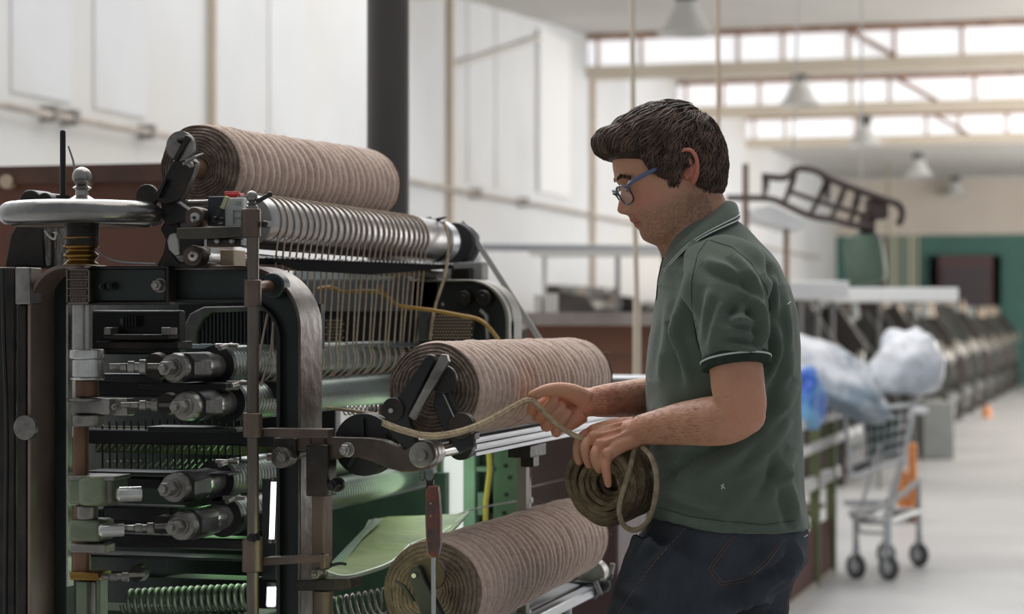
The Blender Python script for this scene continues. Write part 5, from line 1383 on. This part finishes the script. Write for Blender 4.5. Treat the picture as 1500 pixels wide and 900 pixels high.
jeans = finish(jme, 'jeans', mat('dark_denim', (48, 51, 57), .85, 0, (64, 68, 75), 9, .6, 420, spec=.15, c3=(74, 79, 86), s3=4, stretch=(1, 1, .6)), MAN, label='dark blue denim jeans')
b = B()
def stitch(pts):
    P = onsurf(pts, JB, .0008, 9)
    q_ = []; r_ = []
    for i in range(0, len(P) - 1):
        d = P[i + 1] - P[i]; q_ += [P[i], P[i] + d * .55, P[i] + d * .6, P[i] + d * .95]; r_ += [.0006, .0006, .0001, .0001]
    if len(q_) > 2: b.tube(q_, r_, 4)


stitch([(1073, 786), (1060, 803), (1038, 833)]); stitch([(1038, 833), (1045, 845), (1056, 858)]); stitch([(1056, 858), (1095, 851)]); stitch([(1095, 851), (1125, 825), (1150, 790)])
stitch([(1077, 786), (1063, 805), (1043, 833)]); stitch([(1043, 834), (1059, 854)]); stitch([(1059, 853), (1092, 847)]); stitch([(1092, 847), (1121, 822), (1146, 790)])
stitch([(1010, 768), (960, 822), (925, 870), (905, 900)])
b.build('stitching', mat('copper_stitching', (128, 96, 82), .8), jeans)
b = B(); b.tube(onsurf([(1178, 787), (1183, 784)], JB, .002), .001, 5); b.build('loose_thread', mwh, jeans)
# shoes
for (x, l_) in ((868, .105), (1128, -.09)):
    c = M(x, 1500, l_); b = B(); rs = []
    for k in range(13):
        t = k / 12; cx = c - RT * (-.075 + .27 * t); w_ = .036 + .012 * math.sin(math.pi * min(1, t * 1.2)) - .018 * max(0, t - .8) * 3; h = .085 - .05 * t ** 1.3
        if k in (0, 12): w_ *= .6; h *= .75
        rs.append([V((cx.x, cx.y, 0)) + FW * (w_ * math.cos(q)) + UP * max(0.001, h * .5 + h * .52 * math.sin(q)) for q in np.linspace(0, 2 * math.pi, 21)[:-1]])
    b.rings(rs); b.build('shoe', mat('dark_shoe_leather', (40, 36, 34), .5), MAN)
# arm hair
b = B(); Ra = random.Random(4)
def hairs(n, x0, x1, ytop, ybot):
    for k in range(n):
        x = x0 + (x1 - x0) * Ra.random()
        if x > 1010 and Ra.random() < (x - 1010) / 70: continue
        y0 = ytop(x); y1 = ybot(x); y = y0 + (y1 - y0) * Ra.random()
        p = surf(x, y, BODY_BVH)
        if p is None: continue
        q = surf(x - 3 - Ra.random() * 4, y + (Ra.random() - .4) * 5, BODY_BVH, .002 + Ra.random() * .002)
        if q is None or (q - p).length > .02: continue
        b.tube([p, (p + q) / 2 - FW * .0008, q], [.00012, .00011, .00006], 3)
hairs(1000, 930, 1095, lambda x: 592 + (1000 - x) * .12 - 5, lambda x: 648)
hairs(500, 868, 946, lambda x: 560, lambda x: 614)
b.build('arm_hair', mat('arm_hair_brown', (104, 74, 58), .7), MAN)

# ---- hank of cord, free loop and the cord held in both hands
ax = (-RT * .60 - FW * .80 - UP * .12).normalized(); _, hu, hv = basis(ax)
HCn = M(902, 704, .010)
b = B(); Rk = random.Random(21)
for k in range(64):
    lay = Rk.random() ** .6; tpos = (Rk.random() - .5) * 2
    R0 = .022 + .042 * lay; off = tpos * (.045 - .012 * (1 - lay) ** 2); ecx = (Rk.random() - .5) * .007; ph = Rk.random() * 6.28; tl = (Rk.random() - .5) * .35; pts = []
    for i in range(36):
        t = 2 * math.pi * i / 36; r = R0 * (1 + .05 * math.sin(2 * t + ph)) + .0025 * nz(math.cos(t) * 2 + k, math.sin(t) * 2)
        pts.append(HCn + (hu * math.cos(t) * 1.0 + hv * math.sin(t) * .96) * r + hv * ecx + ax * (off + tl * R0 * math.sin(t + ph)))
    b.tube(pts, .0046 + Rk.random() * .0008, 8, closed=True)
for k in range(16):     # tidy outer layer
    off = -.045 + .09 * k / 15; pts = []
    for i in range(40):
        t = 2 * math.pi * i / 40; pts.append(HCn + (hu * math.cos(t) + hv * math.sin(t) * .97) * (.0655 - .55 * abs(off) ** 1.6 + .002 * math.sin(3 * t + k)) + ax * (off + .006 * math.sin(t + k * .6)))
    b.tube(pts, .0048, 8, closed=True)
cordm = M_CORD()
b.build('cord_hank', mat('shaded_hank_cord', (112, 98, 76), .95, 0, (146, 130, 104), 60, 1, 220, spec=.1, c3=(84, 70, 62), s3=14), label='round hank of brown cord hanging from the man\'s near hand', cat='cord hank')  # same cord in a darker olive tone: shade put into the hank's colour
b = B(); b.tube([M(*q) for q in ((930, 655, .075), (922, 690, .085), (911, 725, .09), (907, 750, .09), (914, 770, .085), (930, 777, .08), (948, 765, .10), (959, 735, .125), (962, 700, .135), (955, 672, .125), (942, 656, .09))], .0044, 9, sub=6)
b.build('cord_loop', cordm, label='loose loop of cord dangling below the hank', cat='cord')
b = B(); base = [(868, 655, .045), (855, 643, .05), (836, 634, .05), (815, 620, .046), (800, 606, .042), (788, 592, .036), (779, 586, .034), (765, 588, .060), (735, 604, .13), (705, 620, .26), (675, 631, .345), (645, 637, .36), (620, 637, .37), (600, 632, .385), (580, 626, .39), (560, 618, .39)]
for dy, dl in ((0, 0), (3.2, .003)):
    q = [(x, y + dy * (1 if x < 760 and x > 640 else .9) * (1 if x > 620 else 1), l + dl) for x, y, l in base]
    b.tube([M(*p) for p in q], [.0036 - (.0006 if i < 5 else 0) for i in range(len(q))], 9, sub=6)
b.build('held_cord', mat('light_jute_cord', (158, 140, 114), .95, 0, (188, 170, 142), 60, 1, 220, spec=.1), label='pale cord pinched by the raised hand and running to the machine pulley', cat='cord')
# ================================================================== background on the right
Rg = random.Random(31)
met = mat('pale_galvanised_rail', (176, 174, 172), .45, .3, (160, 158, 156), 5)
# trolley rack beside the man
t = empty('rail_rack', (-1.9, 10, 0), 'long low rack with pale horizontal rails and rusty slatted foot right of the man', 'rack')
for (pa, pb, r, w_) in (((1120, 660), (1232, 605), .022, -1.55), ((1120, 695), (1262, 628), .022, -1.53), ((1120, 742), (1226, 690), .03, -1.56)):
    p = PX(pa[0], pa[1], w_); q = PX(pb[0], pb[1], w_); b = B(); b.bar((w_, 8.93, q.z), (w_, q.y, q.z), r * 1.3, r * 2.0); b.bar((w_ - .7, 8.93, q.z), (w_ - .7, q.y, q.z), r * 1.3, r * 2.0); b.build('rail', met, t, .004)
olive = mat('olive_green_post', (104, 112, 72), .6, 0, (86, 92, 60), 5)
for y in (9.0, 10.9, 11.5):
    for x in (-1.56, -2.26):
        b = B(); b.box(x - .025, x + .025, y - .025, y + .025, 0, .88); b.build('post', olive, t, .003)
b = B(); b.box(-2.24, -1.58, 8.93, 11.4, .36, .38); b.build('lower_shelf', mat('rust_shelf', (92, 66, 52), .7, 0, (74, 56, 50), 4), t)
b = B(); b.box(-2.24, -1.54, 8.93, 11.5, 0, .03); b.build('foot_rail', mat('pale_stone_foot', (180, 172, 162), .7), t)
for k in range(46): 
    y = 8.96 + k * .055; b = B(); b.box(-1.57, -1.555, y, y + .026, .03, .3); b.build('slat', mat('rusty_slat', (112, 74, 62), .7, 0, (86, 60, 54), 6), t)
# dark cloth bundles in the rack
for k, (y, c, n_) in enumerate(((9.55, (50, 48, 60), 'dark'), (10.3, (70, 58, 60), 'brown'))):
    b = B(); b.ball((-1.95, y, .49), .3, 20, (.8, 1.1, .36)); b.build('cloth_bundle', mat('bundle_' + n_, c, .9, 0, (40, 38, 44), 8, .8, 10), label=('dark navy cloth bundle' if k == 0 else 'brown cloth bundle') + ' lying on the shelf of the rail rack', cat='bundle')


def blob_bag(name, label, c, rx, ry, rz, col1, col2, seed, sharp=1.0, shear=0):
    rs = []; n = 40; m = 26
    for i in range(m + 1):
        a_ = math.pi * i / m; ring = []
        for k in range(n):
            th = 2 * math.pi * k / n; d = V((math.sin(a_) * math.cos(th), math.sin(a_) * math.sin(th), math.cos(a_)))
            r = 1 + .30 * nz(d.x * 1.3 + seed, d.y * 1.3, d.z * 1.3) + .13 * abs(nz(d.x * 2.6 + seed, d.y * 2.6, d.z * 2.6)) * sharp + .10 * abs(nz(d.x * 5 + seed, d.y * 5, d.z * 5)) + .03 * nz(d.x * 11, d.y * 11 + seed, d.z * 11)
            z = d.z * rz * r
            ring.append(V(c) + V((d.x * rx * r, d.y * ry * r, max(z, -rz * .8) - d.x * rx * shear)))
        rs.append(ring)
    b = B(); b.rings(rs); return b.build(name, mat(name + str(seed), col1, .3, 0, col2, 3, .2, 8, spec=.5, lo=.45, hi=.6), label=label, cat='bag', ang=60)


# shopping cart
CD = 11.2
ct = empty('shopping_cart', PD(1290, 848, CD), 'wire shopping cart loaded with plastic bags, parked on the pale floor', 'cart')
cm = mat('chromed_wire', (186, 188, 190), .4, .3)
def CP(px, py, d=0.0): return PD(px, py, CD + d)
wires = []
b = B()
for d in (0, .5):
    b.tube([CP(1238, 605, d), CP(1340, 592, d)], .012); b.tube([CP(1245, 700, d), CP(1330, 670, d)], .010); b.tube([CP(1238, 605, d), CP(1248, 700, d)], .010); b.tube([CP(1340, 592, d), CP(1325, 672, d)], .010)
    for k in range(9): b.tube([CP(1240 + k * 11.5, 604 - k * 1.4, d), CP(1249 + k * 9, 699 - k * 3.2, d)], .0035, 5)
    for k in range(1, 5): b.tube([CP(1238 + 2 * k, 605 + 19 * k, d), CP(1340 - 3 * k, 592 + 16 * k, d)], .0035, 5)
for (x, y) in ((1238, 605), (1340, 592), (1248, 700), (1325, 672)): b.tube([CP(x, y, 0), CP(x, y, .5)], .010)
for k in range(8): b.tube([CP(1252 + k * 10, 698 - k * 3.4, 0), CP(1252 + k * 10, 698 - k * 3.4, .5)], .0035, 5)
b.build('basket', cm, ct)
b = B(); b.tube([CP(1338, 594, 0), CP(1352, 575, 0)], .012); b.tube([CP(1338, 594, .5), CP(1352, 575, .5)], .012); b.tube([CP(1352, 575, -.02), CP(1352, 575, .52)], .018); b.build('handle', mat('cart_handle', (190, 190, 188), .4), ct)
b = B()
for d in (0, .45):
    b.tube([CP(1246, 752, d), CP(1300, 742, d), CP(1345, 705, d)], .016); b.tube([CP(1322, 672, d), CP(1300, 745, d)], .014); b.tube([CP(1290, 650, d), CP(1260, 748, d)], .010); b.tube([CP(1246, 752, d), CP(1262, 780, d), CP(1300, 782, d)], .010)
b.tube([CP(1246, 752, 0), CP(1246, 752, .45)], .014); b.tube([CP(1345, 705, 0), CP(1345, 705, .45)], .014); b.build('chassis', mat('cart_chassis_grey', (168, 168, 168), .45, .4), ct)
b = B(); b.plateP([CP(1236, 738, .02), CP(1292, 738, .02), CP(1292, 742, .42), CP(1236, 742, .42)], (0, 0, 1), .02); b.build('lower_tray', cm, ct)
wps = []
for (x, d) in ((1302, 0), (1254, .06), (1346, .62), (1298, .66)):
    p = PD(x, 831, CD + d); p.z = .065; wps.append(p)
    b = B(); ax_ = RT * .8 + FW * .6; b.lathe([(.02, -.014), (.06, -.014), (.065, -.008), (.065, .008), (.06, .014), (.02, .014)], p, ax_, 28); wh_ = b.build('wheel', mat('rubber_grey', (70, 70, 72), .6), ct, label='dark rubber wheel')
    b = B(); b.lathe([(.005, -.018), (.032, -.017), (.032, .017), (.005, .018)], p, ax_, 20); b.build('wheel_hub', cm, wh_)
    b = B(); b.bar(p + ax_ * .022, p + V((0, 0, .13)), .01, .03); b.bar(p - ax_ * .022, p + V((0, 0, .13)), .01, .03); b.bar(p + V((0, 0, .12)), p + V((0, 0, .30)), .03, .03, (1, 0, 0)); b.build('fork', cm, wh_)
b = B(); z_ = V((0, 0, .235))
for k, m_ in ((0, 1), (1, 3), (3, 2), (2, 0)): b.tube([wps[k] + z_, wps[m_] + z_], .018)
b.tube([wps[1] + z_, CP(1246, 752, 0)], .014); b.tube([wps[2] + z_, CP(1345, 705, .45)], .014); b.tube([wps[0] + z_, CP(1322, 672, 0)], .014); b.tube([wps[3] + z_, CP(1322, 672, .45)], .014)
b.build('bottom_frame', mat('cart_chassis_grey', (168, 168, 168)), ct)
# green crate in the cart
b = B(); P_ = [CP(1264, 612, .1), CP(1318, 606, .1), CP(1312, 668, .12), CP(1272, 672, .12)]; Q_ = [CP(1264, 612, .4), CP(1318, 606, .4), CP(1312, 668, .38), CP(1272, 672, .38)]
b.rings([P_, Q_]); b.build('green_tub', mat('dark_teal_tub', (28, 66, 56), .5, 0, (20, 54, 46), 6), bev=.01, label='dark green tub standing inside the shopping cart', cat='tub')
blob_bag('plastic_bag', 'big white and grey-blue plastic bag sagging across the rack and cart', PD(1200, 552, 11.3), .34, .24, .17, (208, 209, 214), (126, 140, 152), 3, 1.6, .45)
blob_bag('plastic_bag', 'upright crumpled white plastic bag on the right end of the cart', PD(1328, 538, 11.3), .17, .17, .17, (216, 217, 222), (178, 184, 194), 8, 1.6)
blob_bag('plastic_bag', 'bright blue plastic bag squeezed beside the man\'s back', PD(1178, 590, 10.6), .09, .12, .16, (44, 86, 178), (116, 170, 210), 5)
for k, (x, y) in enumerate(((1345, 573), (1343, 601))):
    b = B(); b.ball(PD(x + 4, y, 11.2), .030, 16, (1.5, 1, .8)); b.build('bottle', mat('white_plastic_bottle', (226, 226, 226), .4), label=('upper' if k == 0 else 'lower') + ' small white bottle hanging at the cart handle', cat='bottle')
# orange jack
t = empty('pallet_jack', PD(1330, 765, 14.4), 'orange upright tool standing on the floor behind the shopping cart', 'tool')
om = mat('orange_paint', (214, 130, 52), .5, 0, (190, 110, 44), 6)
b = B(); b.bar(PD(1337, 650, 14.4), PD(1337, 740, 14.4), .09, .05); b.build('mast', om, t, .01)
b = B(); b.bar(PD(1322, 690, 14.4), PD(1322, 745, 14.4), .12, .06); b.bar(PD(1338, 735, 14.4), PD(1338, 765, 14.4), .1, .08); b.build('pump_body', om, t, .015)
b = B(); b.bar(PD(1308, 755, 14.4), PD(1345, 762, 14.4), .1, .03); b.build('foot', mat('dark_steel_foot', (70, 64, 60), .5), t)
# grey box
p = PD(1342, 652, 21.0); q = PD(1390, 588, 21.0)
b = B(); c_ = (p + q) / 2; c_.z = q.z / 2; b.obox(c_, RT * ((q - p).dot(RT) / 2), FW * .3, UP * (q.z / 2 - .0))
b2 = b.build('grey_bin', mat('light_grey_bin', (150, 152, 150), .6, 0, (136, 138, 136), 3), bev=.02, label='light grey square bin standing on the floor behind the cart', cat='bin')
# row of looms down the hall
lm = [mat('loom_dark', (52, 46, 44), .6, .2, (84, 76, 70), 3, c3=(44, 42, 42)), mat('loom_greenish', (56, 58, 53), .6, .1, (76, 77, 70), 3), mat('loom_steel', (140, 136, 130), .4, .6)]
names = ['nearest', 'second', 'third', 'fourth', 'fifth', 'sixth', 'seventh', 'eighth', 'ninth', 'tenth', 'farthest']
def loom(x, y, lab, seed):
    Rl = random.Random(seed); t = empty('loom', (x, y, 0), lab, 'loom', 'looms in rows down the hall')
    H = 1.0 + .12 * Rl.random()
    prof = [(-1.3, 0), (.02, 0), (.05, .3), (-.04, .75 * H), (-.02, 1.0 * H), (-.3, 1.38 * H), (-.62, 1.42 * H), (-.8, 1.15 * H), (-1.3, 1.0 * H)]
    for sy in (-.85, .85):
        b = B(); b.prismY([(x + a_, z_) for a_, z_ in prof], y + sy - .04, y + sy + .04); b.build('side_frame', lm[seed % 2], t)
    for (dx, z, r, mm) in ((-.12, .82, .12, 2), (-.3, .5, .2, 0), (-.9, .85, .2, 0), (-.45, 1.3, .06, 2), (-.05, .3, .1, 1), (-.55, 1.02, .1, 0)):
        b = B(); b.lathe([(r * .9, -.8), (r, -.78), (r, .78), (r * .9, .8)], (x + dx, y, z * H), (0, 1, 0), 20); b.build('roller', lm[mm], t)
    b = B(); b.lathe([(.03, 0), (.2, 0), (.24, .02), (.24, .07), (.2, .09), (.03, .09)], (x - .12, y - .99, .66), (0, 1, 0), 24); b.build('flywheel', lm[(seed + 1) % 2], t)
    b = B(); b.box(x - 1.2, x + .0, y - .8, y + .8, .12, .34); b.build('bed', lm[0], t)
    b = B(); b.box(x - .66, x - .54, y - .85, y + .85, 1.36 * H, 1.46 * H); b.build('cross_rail', lm[0], t)
    for k in range(5):
        yy = y - .7 + k * .33; b = B(); b.lathe([(.05, 0), (.035, .12), (.015, .16)], (x - .25 - Rl.random() * .3, yy, 1.2 * H + .12), (0, 0, 1), 14); b.build('bobbin', mat('bobbin_cream' if k % 2 else 'bobbin_pale', (160, 142, 122) if k % 2 else (120, 122, 118), .6), t)
    b = B(); b.lathe([(.02, 0), (.09, .01), (.09, .05), (.02, .06)], (x + .05, y - .3, .98), (1, 0, 0), 16); b.build('cream_pulley', mat('cream_part', (140, 134, 122), .5), t)
for i in range(11): loom(-2.28, 18.3 + i * 2.4, names[i] + ' dark machine of the loom row along the left of the aisle', i)
for i in range(4): loom(-4.1, 18.4 + i * 2.9, names[i] + ' dark machine of the rear loom row nearer the white wall', i + 20)
b = B(); b.lathe([(.06, 0), (.05, .1), (.02, .16)], (-1.98, 30, 0)); 
b.build('orange_cone', om, label='tiny orange object on the floor beside the distant looms', cat='cone')
# white covers above the looms
for k, (a_, c_, y_, D_, lb) in enumerate((((1150, 392), (1240, 425), 0, 13.0, 'left white tabletop sheet above the looms, behind the man\'s shoulder'), ((1222, 408), (1400, 432), 0, 16.5, 'long white tabletop sheet above the looms below the green motor'))):
    t = empty('raised_table', V((PD((a_[0] + c_[0]) / 2, 500, D_).x, PD(0, 500, D_).y, 0)), lb, 'table'); t.location = V((PD((a_[0] + c_[0]) / 2, 500, D_).x, PD((a_[0] + c_[0]) / 2, 500, D_).y, 0))
    b = B(); p = PD(a_[0], c_[1], D_); q = PD(c_[0], c_[1], D_); up_ = .05
    b.obox((p + q) / 2 + FW * .5, RT * (q - p).length / 2, FW * .6, UP * up_); b.build('white_top', mat('white_plastic_sheet', (236, 236, 236), .4), t, .01)
    for x in (.1, .5, .8):
        P = p.lerp(q, x) + FW * .7; b = B(); b.box(P.x - .012, P.x + .012, P.y - .012, P.y + .012, 0, P.z - .04); b.build('leg', mat('grey_leg', (120, 118, 114), .5), t)
# white angled hood
b = B(); p = [PD(1098, 305, 12.2), PD(1130, 298, 12.2), PD(1182, 325, 12.2), PD(1172, 340, 12.2), PD(1110, 322, 12.2)]; b.plateP(p, FW, .5); hd = b.build('slanting_hood', mat('white_plastic_sheet', (0, 0, 0)), bev=.01, label='white slanting hood on a thin brown post behind the man\'s shoulder', cat='hood')
P = PD(1152, 335, 12.3); b = B(); b.box(P.x - .015, P.x + .015, P.y - .015, P.y + .015, 0, P.z); b.build('support_post', mat('brown_post', (134, 108, 92), .6), hd) if False else b.build('brown_post', mat('brown_post', (134, 108, 92), .6), label='thin brown post under the white slanting hood', cat='post')
P = PD(1092, 240, 12.0); b = B(); b.tube([(P.x, P.y, 0), (P.x, P.y, P.z)], .018); b.build('brown_rod', mat('brown_rod', (120, 96, 84), .6), label='upright brown rod crossing the dark bar right of the man\'s head', cat='rod')
# ladder-like lattice arm carrying a green motor
LD = 12.0
t = empty('lattice_arm', PD(1262, 400, LD), 'dark ladder-shaped lattice arm hung high above the looms with green motor', 'lifting arm')
dkm = mat('lattice_dark', (58, 48, 46), .5, .3, (78, 66, 62), 6)
def LP(x, y, d=0): return PD(x, y, LD + d)
b = B()
topp = [(1116, 258), (1150, 260), (1168, 247), (1195, 250), (1216, 262), (1250, 276), (1290, 290), (1316, 300), (1322, 315), (1316, 330)]; bot = [(1064, 290), (1126, 291), (1150, 300), (1186, 316), (1220, 322), (1250, 330), (1280, 332)]
mid = [(1155, 280), (1190, 292), (1222, 302), (1255, 312), (1285, 320)]
for d in (0, .3):
    b.tube([LP(x, y, d) for x, y in topp], .020, 8, sub=4); b.tube([LP(x, y, d) for x, y in bot], .018, 8, sub=4)
b.tube([LP(x, y, .1) for x, y in mid], .014, 8, sub=3)
b.build('side_rails', dkm, t)
for (p, q) in (((1165, 250), (1147, 300)), ((1212, 262), (1186, 316)), ((1238, 272), (1216, 322)), ((1256, 280), (1244, 328)), ((1120, 258), (1118, 291)), ((1206, 256), (1212, 290))):
    b = B(); b.tube([LP(*p), LP((p[0] + q[0]) / 2 + 4, (p[1] + q[1]) / 2 - 4, .1), LP(*q)], .016, 8, sub=4); b.tube([LP(*p, .3), LP(*q, .3)], .012); b.tube([LP(*p, 0), LP(*p, .3)], .012); b.build('rung', dkm, t)
b = B(); b.obox(LP(1284, 306, .1), RT * .055, FW * .08, UP * .06); b.obox(LP(1270, 330, .1), RT * .04, FW * .06, UP * .05); b.build('gearbox', dkm, t, .015)
b = B(); b.lathe([(.06, 0), (.1, .02), (.112, .08), (.112, .24), (.09, .28), (.05, .285)], LP(1262, 342, .1) - V((0, 0, .0)), (.12, 0, -1), 32); b.build('motor', mat('sage_green_motor', (88, 108, 92), .5, 0, (78, 96, 82), 5), t, label='sage green motor barrel')
b = B(); b.tube([LP(1262, 300, .1), LP(1262, -300, .1)], .006); b.tube([LP(1160, 258, .1), LP(1180, -300, .1)], .006); b.build('suspension_wire', mat('pale_wire', (190, 184, 176), .5), t)
# dark red frame and tan strips on the far wall
p = PY(1364, 375, 44.9); q = PY(1466, 470, 44.9); pf = PY(1364, 620, 44.9)
t = empty('dark_doorframe', ((p.x + q.x) / 2, 44.85, 0), 'dark maroon framed board standing against the green far wall', 'board')
b = B(); b.box(p.x, q.x, 44.8, 44.9, q.z, p.z); b.box(p.x, p.x + .15, 44.8, 44.9, 0, p.z); b.box(q.x - .15, q.x, 44.8, 44.9, 0, p.z); b.build('frame', mat('maroon_frame', (84, 62, 64), .6), t)
b = B(); b.box(p.x + .25, q.x - .25, 44.75, 44.8, q.z + .3, p.z - .25); b.build('panel', mat('dusky_panel', (70, 62, 66), .4), t)
for k, px_ in enumerate((1299, 1309, 1321, 1333, 1342)):
    b = B(); p = PY(px_, 345, 40); q = PY(px_ + 3.5, 345, 40); b.box(p.x, q.x, 39.95, 40, 0, p.z + (1.5 if k == 0 else 0)); b.build('tan_strip', mat('tan_strip_%d' % (k % 2), (196, 180, 156) if k % 2 else (150, 140, 118), .7), label=('leftmost', 'second', 'middle', 'fourth', 'rightmost')[k] + ' of the thin vertical tan strips before the green far wall', cat='strip', group='tan strips before the green wall')
p = PY(1287, 345, 41); q = PY(1297, 400, 41); b = B(); b.box(p.x, q.x, 40.95, 41, 0, p.z); b.build('dark_strip', mat('maroon_frame', (0, 0, 0)), label='dark reddish strip left of the tan strips', cat='strip')
